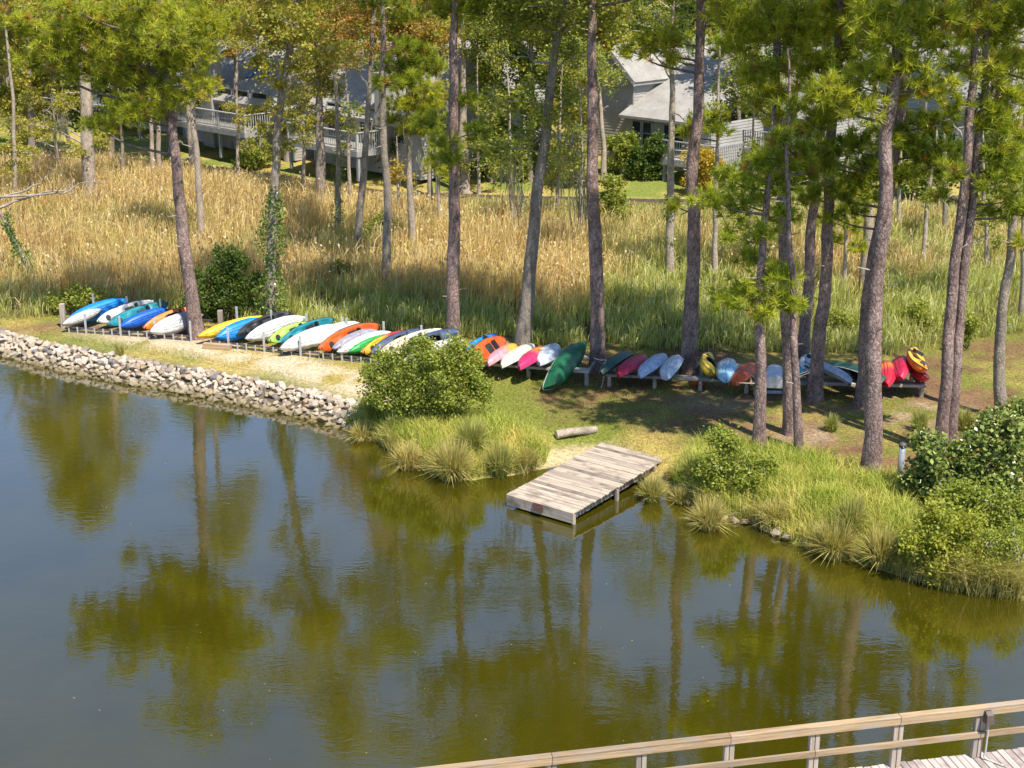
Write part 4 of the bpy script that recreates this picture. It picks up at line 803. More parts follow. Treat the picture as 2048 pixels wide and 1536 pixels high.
# far woodland: reads as one mass
fo, li = Foliage(), Limbs()
for i in range(115):
    y = R.uniform(102, 150); x = R.uniform(-.43, .43) * y; hgt = R.uniform(12.5, 17); z0 = 1.9
    li.tube([(x, y, z0 - .5), (x + R.normal(0, .3), y, z0 + hgt * .5), (x, y, z0 + hgt)], .2, .05, 5)
    kk = ('leafy', 'dark', 'cypress', 'dark', 'leafy')[i % 5]
    for j in range(9):
        t_ = j / 8; rr = (1 - .5 * t_) * 2.6; c_ = np.array([x + R.normal(0, .45) * rr, y + R.normal(0, .4) * rr, z0 + 2.2 + (hgt - 2.2) * t_])
        nc = 9; v_ = in_ball(nc, .3) * 1.8; q = (c_ + v_)[:, None] + R.normal(0, .5, (nc, 13, 3)); q = q.reshape(-1, 3)
        fo.add(*leaf_cloud(q, R.uniform(.35, .7, len(q)), pal(kk, len(q), np.repeat(R.random(nc), 13)), flat=.3))
w = empty("woodland", (0, 120, 2)); tag(w, "dense green woodland closing the view behind the townhouses", "woodland", kind="stuff")
o = fo.build("foliage", M['leaves'], w, (0, 120, 2)); tag(o, kind="stuff"); o = li.build("trunks", M['grey_bark'], w, (0, 120, 2)); tag(o, kind="stuff")
# ------------------------------------------------------------------ kayaks, canoes, racks
PC = {'blue': '1a86d8', 'deepblue': '1561c4', 'white': 'd9d6d0', 'cream': 'd6cfbd', 'teal': '1d7f8c', 'cyan': '35b9cf', 'orange': 'ef7a22', 'dkorange': 'd85a1c', 'yellow': 'f3c82c', 'grey': '9a97a2', 'black': '1b1d22',
      'lime': 'a8d65a', 'green': '2aa049', 'forest': '1c5e3c', 'pine': '2a4f44', 'red': 'c9263a', 'crimson': 'c01f45', 'magenta': 'c22f63', 'pink': 'd9949c', 'pale': 'b9c6da', 'silver': 'c9cfda', 'tan': 'c9b8a0', 'navy': '3d4d6d', 'gold': 'f0a930', 'ltblue': 'a6d3ea'}
PC = {k: np.array(hexc(v)) for k, v in PC.items()}
def prof(t, W, sq=.72): return np.maximum(W / 2 * np.clip(1 - np.abs(t) ** 2.3, 0, 1) ** sq, .012)
def kayak(label, tip=None, centre=None, z=.88, head=45, roll=70, pitch=8, L=2.9, W=.7, kind='sit_in', hull='blue', deck='blue', fade=None, cat="kayak", group=None, name="kayak"):
    """tip or centre: pixel. x axis runs bow to stern"""
    L, W = (L * .84, W * .8) if tip is not None else (L * .82, W * .93)
    if tip is not None: tip = (tip[0] + 2, tip[1] - 6)
    else: centre = (centre[0], centre[1] - 5)
    hd = math.radians(head); a = np.array([math.cos(hd), math.sin(hd)])
    if tip is not None: p = P(*tip, z); c = np.array([p[0] + a[0] * L / 2 * .97, p[1] + a[1] * L / 2 * .97, z + math.sin(math.radians(pitch)) * L / 2])
    else: c = P(*centre, z)
    root = empty(name, c); root.rotation_euler = (Matrix.Rotation(hd, 3, 'Z') @ Matrix.Rotation(-math.radians(pitch), 3, 'Y') @ Matrix.Rotation(math.radians(roll), 3, 'X')).to_euler()
    tag(root, label, cat, group)
    nt, ns = 26, 13; t = np.linspace(-1, 1, nt); w = prof(t, W); X = t * L / 2
    zk = -.17 + .17 * np.abs(t) ** 3.2; zs = .05 + .10 * np.abs(t) ** 2.5
    if kind == 'canoe': zk = -.2 + .1 * np.abs(t) ** 4; zs = .16 + .16 * np.abs(t) ** 4
    hc = PC[hull]; dc = PC[deck]
    def cols(base, fd, k):
        cc = np.repeat(base[None], nt, 0)
        if fd: q = sstep(-.25, .25, t); cc = lerp(base, PC[fd], q)
        return np.repeat(cc[:, None], k, 1).reshape(-1, 3)
    ph = np.linspace(0, math.pi, ns); cy, sy = np.cos(ph), np.sin(ph)
    yy = np.sign(cy) * np.abs(cy) ** .75; zz = np.abs(sy) ** .8
    strake = 1 + .05 * np.cos(ph * 8)
    V = np.stack([np.repeat(X[:, None], ns, 1), w[:, None] * yy[None] * strake[None], zs[:, None] - (zs - zk)[:, None] * zz[None]], -1).reshape(-1, 3)
    i = np.arange(nt - 1)[:, None] * ns + np.arange(ns - 1)[None]; Fq = np.stack([i, i + 1, i + ns + 1, i + ns], -1).reshape(-1, 4)
    np_mesh("hull", V, Fq, M['plastic'], root, cols(hc, fade, ns), True)
    if kind != 'canoe':
        kl = MB()
        for yo in (-.32, 0, .32):
            q = np.abs(t) < (.92 if yo == 0 else .62); zq = zs - (zs - zk) * (1. if yo == 0 else .965) - .004; kl.tube(np.stack([X, w * yo, zq], -1)[q], .013, 5, tuple(np.clip(hc * .72, 0, 1)))
        kl.build("keel_strips", M['plastic'], root, True, True)
        sm = MB()
        for s in (-1, 1): sm.tube(np.stack([X, s * (w + .002), zs], -1), .011, 5)
        sm.build("seam", M['black'], root, True)
    if kind == 'canoe':
        g_ = MB()
        for s in (-1, 1): g_.tube(np.stack([X, s * (w + .005), zs + .01], -1), .016, 6)
        g_.build("gunwale", M['white_rail'], root, True)
        for xx in (-.45, .5): mb = MB(); wd = float(prof(np.array([xx]), W)[0]); mb.box((xx * L / 2 - .12, -wd, .07), (xx * L / 2 + .12, wd, .09)); mb.build("seat", M['black'], root)
        mb = MB(); mb.box((-.03, -W / 2, .13), (.03, W / 2, .155)); mb.build("thwart", M['grey_wood'], root)
        for s in (-1, 1):
            x0, x1 = s * L / 2 * .99, s * L / 2 * .86; wd = float(prof(np.array([.86]), W)[0]); ze0, ze1 = .31, .255
            mb = MB(); mb.add([(x0, 0, ze0), (x1, -wd, ze1), (x1, wd, ze1), (x0, 0, ze0 + .012), (x1, -wd, ze1 + .012), (x1, wd, ze1 + .012)], [(0, 1, 2), (3, 5, 4), (0, 3, 4, 1), (1, 4, 5, 2), (2, 5, 3, 0)]); mb.build("end_cap", M['black'], root)
        return root
    nd = 11; u = np.linspace(-1, 1, nd); crown = .10 * (1 - t ** 2) + .012
    T, U = np.meshgrid(t, u, indexing='ij'); Z = zs[:, None] + crown[:, None] * (1 - U ** 2)
    Yd = w[:, None] * U * 1.0
    if kind == 'sit_on':
        well = np.exp(-(((T - .12) / .3) ** 4 + (U / .62) ** 4)); foot = np.exp(-(((T + .38) / .16) ** 4 + ((np.abs(U) - .42) / .26) ** 4)); tank = np.exp(-(((T - .66) / .15) ** 4 + (U / .6) ** 4))
        Z = Z - .13 * well - .08 * foot - .07 * tank
    V = np.stack([np.repeat(X[:, None], nd, 1), Yd, Z], -1).reshape(-1, 3)
    i = np.arange(nt - 1)[:, None] * nd + np.arange(nd - 1)[None]; Fq = np.stack([i, i + nd, i + nd + 1, i + 1], -1).reshape(-1, 4)
    if kind == 'sit_in':
        tc_ = V[Fq].mean(1); keep = ((tc_[:, 0] / (L / 2) - .06) / .3) ** 2 + (tc_[:, 1] / (W * .29)) ** 2 > 1; Fq = Fq[keep]
    np_mesh("deck", V, Fq, M['plastic'], root, cols(dc, fade if deck == hull else None, nd), True)
    if kind == 'sit_in':
        th = np.linspace(0, 2 * math.pi, 25); ring = np.stack([.06 * L / 2 + np.cos(th) * .3 * L / 2, np.sin(th) * W * .3, .14 - .02 * np.abs(np.cos(th)) + 0 * th], -1)
        mb = MB(); mb.tube(ring, .022, 6, cap=False); mb.build("cockpit_rim", M['black'], root, True)
        mb = MB(); mb.cbox((.05, -.2, -.13), (.42, .2, -.06), .02); mb.box((.4, -.19, -.06), (.46, .19, .16)); mb.build("seat", M['black'], root)
    if kind == 'sit_on':
        mb = MB(); mb.cbox((.0, -.19, .02), (.38, .19, .05), .01); Mx = Matrix.Translation((.42, 0, .05)) @ Matrix.Rotation(.25, 4, 'Y'); mb.box((-.03, -.18, 0), (.03, .18, .16), Mx); mb.build("seat", M['black'], root)
        mb = MB(); th = np.linspace(0, 2 * math.pi, 13)[:-1]; x0 = -.62 * L / 2; z0 = .05 + .10 * .62 ** 2.5 + .10 * (1 - .62 ** 2) + .015
        mb.add([(x0 + .1 * math.cos(k), .1 * math.sin(k), z0) for k in th] + [(x0 + .09 * math.cos(k), .09 * math.sin(k), z0 + .025) for k in th], [(j, (j + 1) % 12, 12 + (j + 1) % 12, 12 + j) for j in range(12)] + [tuple(range(12, 24))]); mb.build("hatch", M['black'], root)
    for s in (-1, 1):
        x0 = s * L / 2 * .93; mb = MB(); mb.tube([(x0, -.035, .15), (x0 + s * .02, -.03, .19), (x0 + s * .02, .03, .19), (x0, .035, .15)], .011, 5); mb.build("carry_handle", M['black'], root)
    return root

LG = "kayaks on edge in the metal racks"; BG = "boats laid on the wooden bench"
H_, D_ = -112, 66                                           # hull side out, deck side out
left = [
 ("white kayak end at the far left of the first rack, half hidden", (126, 654), 47, H_, 1.9, .45, 'cover', 'white', 'white', None),
 ("large bright blue kayak, hull out, at the left end of the first rack", (133, 648), 45, H_, 3.1, .74, 'sit_on', 'blue', 'deepblue', None),
 ("white and teal kayak second from left end of first rack", (190, 650), 45, D_, 2.9, .68, 'sit_on', 'teal', 'white', 'white'),
 ("slim dark teal sit-on-top kayak with its deck facing out, first rack", (213, 657), 46, D_, 3.1, .7, 'sit_on', 'teal', 'teal', None),
 ("short blue kayak tucked low left of the orange kayak", (240, 659), 45, H_, 2.4, .6, 'sit_on', 'deepblue', 'blue', None),
 ("orange kayak with dark cockpit beside the leaning pine", (283, 662), 44, D_, 2.6, .66, 'sit_in', 'orange', 'orange', None),
 ("white kayak with grey stern against the leaning pine", (302, 669), 44, H_, 2.6, .78, 'cover', 'white', 'grey', 'grey'),
 ("yellow kayak poking out right of the leaning pine", (397, 678), 40, H_, 3.3, .58, 'sit_on', 'yellow', 'yellow', None),
 ("blue kayak, hull out, at the left end of the second rack", (434, 680), 46, H_, 2.7, .78, 'sit_on', 'blue', 'blue', None),
 ("dark teal kayak with black seat gear right of the blue one", (470, 677), 45, D_, 2.8, .68, 'sit_on', 'teal', 'black', None),
 ("pinkish white kayak, hull out, in the middle of the second rack", (493, 683), 43, H_, 3.0, .74, 'cover', 'white', 'pink', None),
 ("lime green kayak with a round black hatch, second rack", (533, 689), 46, D_, 2.4, .66, 'sit_on', 'lime', 'lime', None),
 ("turquoise kayak right of the lime green one", (556, 691), 44, D_, 2.9, .66, 'sit_on', 'cyan', 'teal', None),
 ("biggest white kayak, hull out, bow lowest in the second rack", (562, 702), 41, H_, 3.3, .76, 'cover', 'white', 'cream', None),
 ("white kayak with blue bottom edge left of the orange one", (609, 694), 44, H_, 2.8, .74, 'sit_on', 'white', 'blue', None),
 ("tall orange sit-on-top kayak with its deck out, third rack", (634, 704), 46, D_, 3.2, .82, 'sit_on', 'orange', 'dkorange', None),
 ("grey-bottomed white kayak right of the tall orange one", (668, 703), 46, H_, 2.5, .66, 'cover', 'grey', 'white', None),
 ("white kayak above the green one in the third rack", (677, 710), 44, H_, 2.7, .6, 'sit_on', 'white', 'white', None),
 ("bright green kayak low in the third rack", (698, 709), 43, H_, 2.3, .56, 'sit_on', 'green', 'green', None),
 ("yellow kayak fading to red in the third rack", (719, 711), 44, D_, 2.8, .66, 'sit_on', 'gold', 'gold', 'red'),
 ("slate grey kayak with black cockpit in the third rack", (737, 713), 43, D_, 2.8, .7, 'sit_in', 'grey', 'navy', None),
 ("long tan kayak arching over the others, third rack", (753, 716), 41, D_, 3.4, .74, 'sit_on', 'tan', 'tan', 'cream'),
 ("navy and white kayak with dark cockpit behind the round shrub", (800, 714), 42, D_, 2.9, .76, 'sit_in', 'silver', 'navy', None),
 ("cream white kayak, last of the third rack, above the round shrub", (808, 728), 40, H_, 2.9, .62, 'cover', 'cream', 'cream', None),
]
for lb, tip, hd, ro, L, W, kd, hu, de, fa in left:
    kayak(lb, tip=tip, head=hd + rnd.uniform(-3, 3), roll=ro + rnd.uniform(-13, 10), pitch=rnd.uniform(5, 9), L=L, W=W, kind=kd, hull=hu, deck=de, fade=fa, group=LG)
right = [
 ("blue kayak peeking out behind the orange and white one", (962, 697), 66, 20, 2.7, .66, 'sit_on', 'blue', 'blue', None, 1.25),
 ("orange kayak with red and white deck at the bench's left end", (973, 706), 64, 52, 2.9, .76, 'sit_on', 'orange', 'dkorange', None, 1.3),
 ("slim kayak with pink bow and yellow stern on the bench", (1005, 711), 66, 165, 2.8, .6, 'cover', 'pink', 'pink', 'gold', 1.25),
 ("cream white kayak between the pink and the magenta one", (1036, 713), 62, 170, 2.8, .68, 'cover', 'cream', 'cream', None, 1.25),
 ("magenta kayak with yellow stern beside the cream one", (1066, 717), 68, 172, 2.9, .66, 'cover', 'magenta', 'magenta', 'gold', 1.28),
 ("white upturned kayak left of the large green canoe", (1097, 711), 72, 178, 2.4, .76, 'cover', 'silver', 'white', None, 1.3),
 ("dark green upturned kayak right of the reddish pine", (1232, 727), 62, 150, 2.9, .7, 'cover', 'pine', 'forest', None, 1.25),
 ("bright red upturned kayak on the bench", (1265, 733), 62, 172, 2.7, .66, 'sit_on', 'crimson', 'red', None, 1.25),
 ("pale blue upturned kayak right of the red one", (1305, 733), 62, 165, 2.6, .7, 'sit_on', 'pale', 'silver', None, 1.25),
 ("milky clear kayak leaning by the pine, right of the pale blue one", (1342, 737), 75, 150, 2.4, .8, 'cover', 'silver', 'pale', None, 1.3),
 ("yellow kayak with dark open cockpit facing out", (1416, 735), 82, 42, 2.4, .68, 'sit_in', 'yellow', 'yellow', None, 1.28),
 ("white kayak with light blue belly beside the yellow one", (1454, 742), 80, 172, 2.3, .74, 'sit_on', 'ltblue', 'white', 'white', 1.28),
 ("orange upturned kayak behind the young pine's trunk", (1488, 750), 66, 168, 2.6, .72, 'sit_on', 'dkorange', 'orange', None, 1.22),
 ("white and teal kayak between the pine trunks", (1615, 736), 70, 25, 2.4, .66, 'sit_on', 'cyan', 'white', None, 1.3),
 ("long pale kayak slanting to the right between pine trunks", (1655, 744), 122, -150, 2.7, .66, 'cover', 'pale', 'white', None, 1.3),
 ("red-orange kayak, left one of the red pile", (1772, 750), 78, 160, 2.5, .66, 'sit_on', 'red', 'orange', 'orange', 1.25),
 ("dark red upturned kayak in the middle of the red pile", (1798, 739), 78, 140, 2.5, .84, 'sit_on', 'crimson', 'red', None, 1.36),
 ("orange and yellow kayak on top of the red pile", (1834, 727), 82, 30, 2.3, .74, 'sit_on', 'orange', 'gold', None, 1.65),
 ("red kayak low at the right end of the bench", (1836, 747), 82, 30, 2.4, .72, 'sit_on', 'red', 'red', None, 1.22),
]
for lb, ce, hd, ro, L, W, kd, hu, de, fa, z in right:
    kayak(lb, centre=ce, z=z, head=hd, roll=ro, pitch=rnd.uniform(-1, 3), L=L, W=W, kind=kd, hull=hu, deck=de, fade=fa, group=BG)
kayak("large green canoe on its side with pale gunwale, bow on the ground", centre=(1137, 732), z=1.12, head=68, roll=-118, pitch=10, L=3.9, W=.8, kind='canoe', hull='forest', group=BG, cat="canoe", name="canoe")
kayak("dull green canoe leaning behind the stoutest pine", centre=(1708, 750), z=1.15, head=118, roll=-130, pitch=-6, L=3.4, W=.84, kind='canoe', hull='pine', group=BG, cat="canoe", name="canoe")

# small upturned dinghy with a flat transom
c = P(1551, 745, 1.22); root = empty("dinghy", c, (math.radians(180), 0, math.radians(82))); tag(root, "small white upturned dinghy with square stern between pine trunks", "dinghy", BG)
nt, ns = 14, 11; t = np.linspace(0, 1, nt); w = .36 * np.clip(1 - t ** 3, .02, 1) ** .8; ph = np.linspace(0, math.pi, ns)
V = np.stack([np.repeat((t * 2.2 - 1.1)[:, None], ns, 1), w[:, None] * (np.sign(np.cos(ph)) * np.abs(np.cos(ph)) ** .45)[None], (.16 + .1 * t ** 2)[:, None] - (.36 - .16 * t ** 3)[:, None] * (np.sin(ph) ** .5)[None]], -1).reshape(-1, 3)
i = np.arange(nt - 1)[:, None] * ns + np.arange(ns - 1)[None]
np_mesh("hull", V, np.stack([i, i + 1, i + ns + 1, i + ns], -1).reshape(-1, 4), M['plastic'], root, np.repeat(PC['silver'][None], len(V), 0))
mb = MB(); mb.add(V[:ns], [tuple(range(ns))], tuple(PC['white'])); mb.build("transom", M['plastic'], root, col=True)
mb = MB(); mb.tube(np.concatenate([V[::ns], V[ns - 1::ns][::-1]]), .018, 5); mb.build("gunwale", M['black'], root)

# metal racks
def rack(label, p0, p1):
    a = G(*p0); b_ = G(*p1); v = b_ - a; L = math.hypot(v[0], v[1]); zb = min(a[2], b_[2])
    root = empty("kayak_rack", (a[0], a[1], zb), (0, 0, math.atan2(v[1], v[0]))); tag(root, label, "rack", "metal kayak racks")
    for y, z, nm in ((0, .17, "front_rail"), (0, .05, "base_rail"), (1.7, .3, "rear_rail"), (1.7, .05, "base_rail")):
        mb = MB(); mb.box((0, y - .025, z - .025), (L, y + .025, z + .025)); mb.build(nm, M['dark_steel'], root)
    mb = MB(); mb.box((-.02, -.02, -.1), (.02, .02, .22)); sh = mb.build("upright", M['steel'], root); mb = MB(); mb.box((-.028, -.028, -.1), (.028, .028, .74)); tl = mb.build("upright", M['steel'], root); mb = MB(); mb.box((-.03, -.03, -.1), (.03, .03, .98)); bk = mb.build("upright", M['steel'], root)
    k = int(L / .34); used = {}
    for j in range(k + 1):
        src = tl if j % 4 == 2 else sh
        for s, y in ((src, -.054), (bk, 1.757)):
            if s is bk and j % 4: continue
            o = s if s not in used else s.copy()
            if s in used: COL.objects.link(o)
            used[s] = 1; o.parent = root; o.location = (j * L / k, y + (0 if s is not bk else 0), 0)
    for j in range(0, k + 1, 3):
        mb = MB(); mb.box((j * L / k - .02, -.02, .0), (j * L / k + .02, 1.72, .03)); mb.build("cross_bar", M['dark_steel'], root)
    return root
rack("low metal kayak rack left of the leaning pine", (140, 664), (384, 682))
rack("metal kayak rack just right of the leaning pine, below the second boat row", (424, 692), (640, 716))
rack("metal kayak rack running in behind the round shrub", (648, 717), (840, 737))
# blocks and posts by the racks
for (px, py), hh, lb in (((443, 672), .95, "weathered wooden post behind the second rack, beside the leaning pine"), ((128, 655), .9, "grey wooden post at the far end of the first rack")):
    p = G(px, py); mb = MB(); mb.cbox((-.09, -.09, -.2), (.09, .09, hh), .015); o = mb.build("wooden_post", M['post_wood']); o.location = p; tag(o, lb, "post")
p = P(402, 692, .7); root = empty("timber_block", (p[0], p[1] + .2, gzs(p[0], p[1]))); mb = MB(); mb.cbox((0, 0, -.05), (1.0, .2, .2), .012); mb.build("timber", M['rail_wood'], root); root.rotation_euler = (0, 0, -.2); tag(root, "short squared timber lying under the yellow kayak's bow", "timber")

# wooden bench carrying the boats
def bench(label, p0, p1):
    a = P(*p0, 1.0); b_ = P(*p1, 1.0); v = b_ - a; L = math.hypot(v[0], v[1]); zb = gzs(a[0], a[1])
    root = empty("boat_bench", (a[0], a[1], zb), (0, 0, math.atan2(v[1], v[0]))); tag(root, label, "bench", "wooden boat benches")
    H = 1.0 - zb
    for y in (0, .16, 1.5, 1.66):
        mb = MB(); mb.cbox((0, y, H - .09), (L, y + .14, H), .008); mb.build("plank", M['grey_wood'], root)
    k = max(2, int(L / 1.4))
    for j in range(k + 1):
        x = .1 + (L - .2) * j / k
        mb = MB(); mb.box((x - .045, .02, H - .2), (x + .045, 1.78, H - .092)); mb.build("cross_beam", M['grey_wood'], root)
        for y in (.1, 1.58): mb = MB(); mb.box((x - .06, y, -.15), (x + .06, y + .12, H - .202)); mb.build("leg", M['post_wood'], root)
bench("grey plank bench left of the reddish pine, under the short boat row", (935, 723), (1178, 742))
bench("grey plank bench between the reddish pine and the young pine", (1212, 748), (1500, 762))
bench("grey plank bench behind the pine cluster, under the red pile", (1506, 763), (1853, 770))
# ropes and odds under the bench
def rope(label, pts, z, r=.014, col='white_rail'):
    V = [P(x, y, zz) for (x, y), zz in zip(pts, z)]; mb = MB(); mb.tube(bez(V, 24), r, 6); tag(mb.build("rope", M[col], None, True), label, "rope")
rope("white rope trailing from the dark green kayak to the ground", [(1212, 742), (1207, 756), (1205, 768), (1202, 775)], [1.15, .95, .7, .58])
rope("pale rope knotted round the reddish pine's foot", [(1188, 716), (1200, 720), (1212, 720), (1208, 728), (1196, 752)], [1.6, 1.55, 1.5, 1.4, .62])
rope("black strap looping under the red kayak", [(1242, 752), (1246, 764), (1254, 767), (1262, 752)], [.98, .75, .72, .98], .012, 'black')
for lb, px, py, colr, sz in (("small orange float under the bench, left one", 1389, 772, 'dkorange', .13), ("small orange float under the bench, right one", 1402, 772, 'dkorange', .15)):
    p = G(px, py); th = np.linspace(0, math.pi, 9); V = []; 
    for q in th:
        for k in range(10): V.append((sz * math.sin(q) ** .8 * math.cos(k * .6283), sz * .7 * math.sin(q) ** .8 * math.sin(k * .6283), sz * 1.1 * (1 - math.cos(q)) / 1.0 * .8))
    Fq = [(i * 10 + k, i * 10 + (k + 1) % 10, i * 10 + 10 + (k + 1) % 10, i * 10 + 10 + k) for i in range(8) for k in range(10)]
    mb = MB(); mb.add(V, Fq, tuple(PC[colr])); mb.tube([(0, 0, 1.7 * sz), (.02, 0, 1.7 * sz + .05), (-.02, 0, 1.7 * sz + .05), (0, 0, 1.7 * sz)], .01, 4, tuple(PC['black'])); o = mb.build("float", M['plastic'], None, True, True); o.location = p; tag(o, lb, "float")
p = G(1545, 786); mb = MB(); mb.cbox((-.3, -.1, 0), (.3, .1, .05), .01, tuple(PC['silver'])); mb.box((-.25, -.08, .05), (.25, -.06, .09), None, tuple(PC['silver'])); o = mb.build("white_board", M['plastic'], None, False, True); o.location = p; tag(o, "short white board on the ground under the dinghy", "board")
p = G(1908, 790); mb = MB(); mb.tube([(0, 0, -.1), (.01, 0, .5), (0, .01, .62)], [.1, .1, .07], 10, tuple(PC['green'])); mb.tube([(0, 0, .62), (0, 0, .68)], .03, 8, tuple(PC['lime'])); o = mb.build("marker_post", M['plastic'], None, False, True); o.location = p; tag(o, "green marker post in weeds behind the twin pines", "post")

# ------------------------------------------------------------------ stones
import bmesh
m, n, l, b = new_mat("riprap_stone")
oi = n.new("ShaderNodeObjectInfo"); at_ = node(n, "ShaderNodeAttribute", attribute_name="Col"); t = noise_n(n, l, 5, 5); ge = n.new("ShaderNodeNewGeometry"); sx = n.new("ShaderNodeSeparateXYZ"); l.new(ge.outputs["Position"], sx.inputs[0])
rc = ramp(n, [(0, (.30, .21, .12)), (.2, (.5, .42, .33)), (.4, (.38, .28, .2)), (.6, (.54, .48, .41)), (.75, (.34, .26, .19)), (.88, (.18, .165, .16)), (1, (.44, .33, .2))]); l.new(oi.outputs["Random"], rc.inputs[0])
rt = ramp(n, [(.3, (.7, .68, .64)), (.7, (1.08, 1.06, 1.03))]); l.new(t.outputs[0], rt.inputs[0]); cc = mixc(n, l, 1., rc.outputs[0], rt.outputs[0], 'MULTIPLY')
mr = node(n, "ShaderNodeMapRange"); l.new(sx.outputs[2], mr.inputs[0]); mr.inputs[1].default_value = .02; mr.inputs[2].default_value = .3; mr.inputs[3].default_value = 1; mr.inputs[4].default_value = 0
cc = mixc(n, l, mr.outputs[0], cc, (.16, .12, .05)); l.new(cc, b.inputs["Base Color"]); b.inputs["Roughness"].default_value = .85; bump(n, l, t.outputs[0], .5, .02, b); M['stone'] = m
stone_me = []
for k in range(9):
    bm = bmesh.new()
    pts = in_ball(15, .9) * np.array([.5, .42, .33])
    for q in pts: bm.verts.new(q)
    r_ = bmesh.ops.convex_hull(bm, input=bm.verts[:]); bmesh.ops.delete(bm, geom=[e for e in r_["geom_interior"] if isinstance(e, bmesh.types.BMVert)], context='VERTS')
    me = bpy.data.meshes.new("stone"); bm.to_mesh(me); bm.free(); me.materials.append(M['stone']); stone_me.append(me)
def stone_bank(label, xs, n_show, dlo, dhi, size, extra=0):
    cx = (xs[0] + xs[1]) / 2; root = empty("stone_bank", (cx, float(shore_y(cx)) + .8, .3)); tag(root, label, "stone bank"); o0 = np.array(root.location); pts = []
    tries = 0
    while len(pts) < n_show + extra and tries < 52000:
        tries += 1; x = R.uniform(*xs); dd = R.uniform(dlo, dhi); y = float(shore_y(x)) + dd; s = R.uniform(*size); mind = .66 if tries < 25000 else .36
        if all((x - q[0]) ** 2 + (y - q[1]) ** 2 > (mind * (s + q[3]) / 2) ** 2 for q in pts): pts.append((x, y, gzs(x, y) + s * .12, s))
    pts.sort(key=lambda q: -q[3] * (1 if q[2] > .05 else .3)); big = MB()
    for k, q in enumerate(pts):
        me = stone_me[k % 9]; e = (R.uniform(-.4, .4), R.uniform(-.4, .4), R.uniform(0, 6.28)); sc = np.array([1, R.uniform(.8, 1.1), R.uniform(.85, 1.25)]) * q[3] * 1.18
        if k < n_show:
            o = bpy.data.objects.new("stone", me); COL.objects.link(o); o.parent = root; o.location = Vector(q[:3]) - Vector(o0); o.rotation_euler = e; o.scale = sc
        else:
            Mx = Matrix.LocRotScale(Vector(q[:3]) - Vector(o0), __import__('mathutils').Euler(e), Vector(sc)); big.add([Mx @ v.co for v in me.vertices], [tuple(p.vertices) for p in me.polygons])
    if big.v: tag(big.build("small_stones", M['stone'], root), kind="stuff")
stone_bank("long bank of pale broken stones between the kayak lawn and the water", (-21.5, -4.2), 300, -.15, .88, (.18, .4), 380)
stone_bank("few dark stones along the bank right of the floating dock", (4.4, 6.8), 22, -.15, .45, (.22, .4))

# ------------------------------------------------------------------ dock
FL, FR_ = P(1014, 986, .36), P(1153, 1019, .36); dirw = (FR_ - FL); wid = np.linalg.norm(dirw); dirw /= wid; dl = np.array([-dirw[1], dirw[0], 0]); Ld = 4.45; nb = 31
root = empty("floating_dock", FL + np.array([.03, -.05, 0]), (math.radians(1.5), 0, math.atan2(dirw[1], dirw[0]) - math.radians(5))); tag(root, "weathered plank dock reaching from the lawn into the pond", "dock")
bw = Ld / nb
mb = MB(); mb.cbox((-.02, 0, -.035), (wid + .02, bw - .012, .003), .006); b0 = mb.build("board", M['dock_wood'], root); meb = b0.data
for k in range(nb):
    o = b0 if k == 0 else bpy.data.objects.new("board", meb)
    if k: COL.objects.link(o); o.parent = root
    o.location = (rnd.uniform(-.02, .02), k * bw, rnd.uniform(-.004, .004)); o.rotation_euler = (0, 0, rnd.uniform(-.004, .004))
mb = MB(); mb.cbox((-.02, -.055, -.3), (wid + .02, -.004, .0), .008); mb.build("front_beam", M['dock_wood'], root)
for x in (.12, wid - .17): mb = MB(); mb.box((x, .0, -.27), (x + .05, Ld, -.037)); mb.build("side_beam", M['post_wood'], root)
for x, y in ((wid - .11, .02), (wid - .08, 2.0), (wid - .08, 3.9), (.0, 2.0)): mb = MB(); mb.cbox((x, y, -.95), (x + .09, y + .1, -.06), .012); mb.build("dock_post", M['post_wood'], root)
mb = MB(); mb.add([(.86, -.056, -.005), (1.16, -.056, -.005), (1.16, -.056, -.2), (.92, -.056, -.2), (.86, -.075, -.002), (1.16, -.075, -.002), (1.16, -.13, -.2), (.92, -.13, -.2)], [(4, 5, 6, 7), (0, 1, 5, 4), (1, 2, 6, 5), (2, 3, 7, 6), (3, 0, 4, 7)]); mb.build("bumper", m_plain("rusty_bumper", (.12, .05, .03), .8, (.04, .025, .03), 9), root)

# ------------------------------------------------------------------ boardwalk with railing
ZD = 1.2; A0 = P(1790, 1534, ZD); A1 = P(1952, 1514.5, ZD); dv = A1 - A0; dv /= np.linalg.norm(dv); sp = np.linalg.norm(A1 - A0)
root = empty("boardwalk", A0, (0, 0, math.atan2(dv[1], dv[0]))); tag(root, "timber boardwalk with two-rail fence crossing the near corner", "boardwalk")
bp_ = .128; mb = MB(); mb.cbox((0, -2.2, -.04), (bp_ - .01, .12, 0), .006); b0 = mb.build("board", M['deck_wood'], root)
for k in range(-78, 52):
    o = b0 if k == -78 else bpy.data.objects.new("board", b0.data)
    if k > -78: COL.objects.link(o); o.parent = root
    o.location = (k * bp_, rnd.uniform(-.02, .02), rnd.uniform(-.005, .005))
for k in range(-7, 6):
    x = k * sp
    for dx in (-.085, .005): mb = MB(); mb.cbox((x + dx, -.02, .004), (x + dx + .078, .07, .94), .006); mb.build("rail_post", M['post_wood'], root)
    if k % 2 == 0: mb = MB(); mb.tube([(x, .0, -2.4), (x, .0, -.25)], .13, 12); mb.build("piling", M['post_wood'], root)
for y in (-2.1, -.05): mb = MB(); mb.box((-78 * bp_, y - .04, -.28), (52 * bp_, y + .04, -.042)); mb.build("joist", M['post_wood'], root)
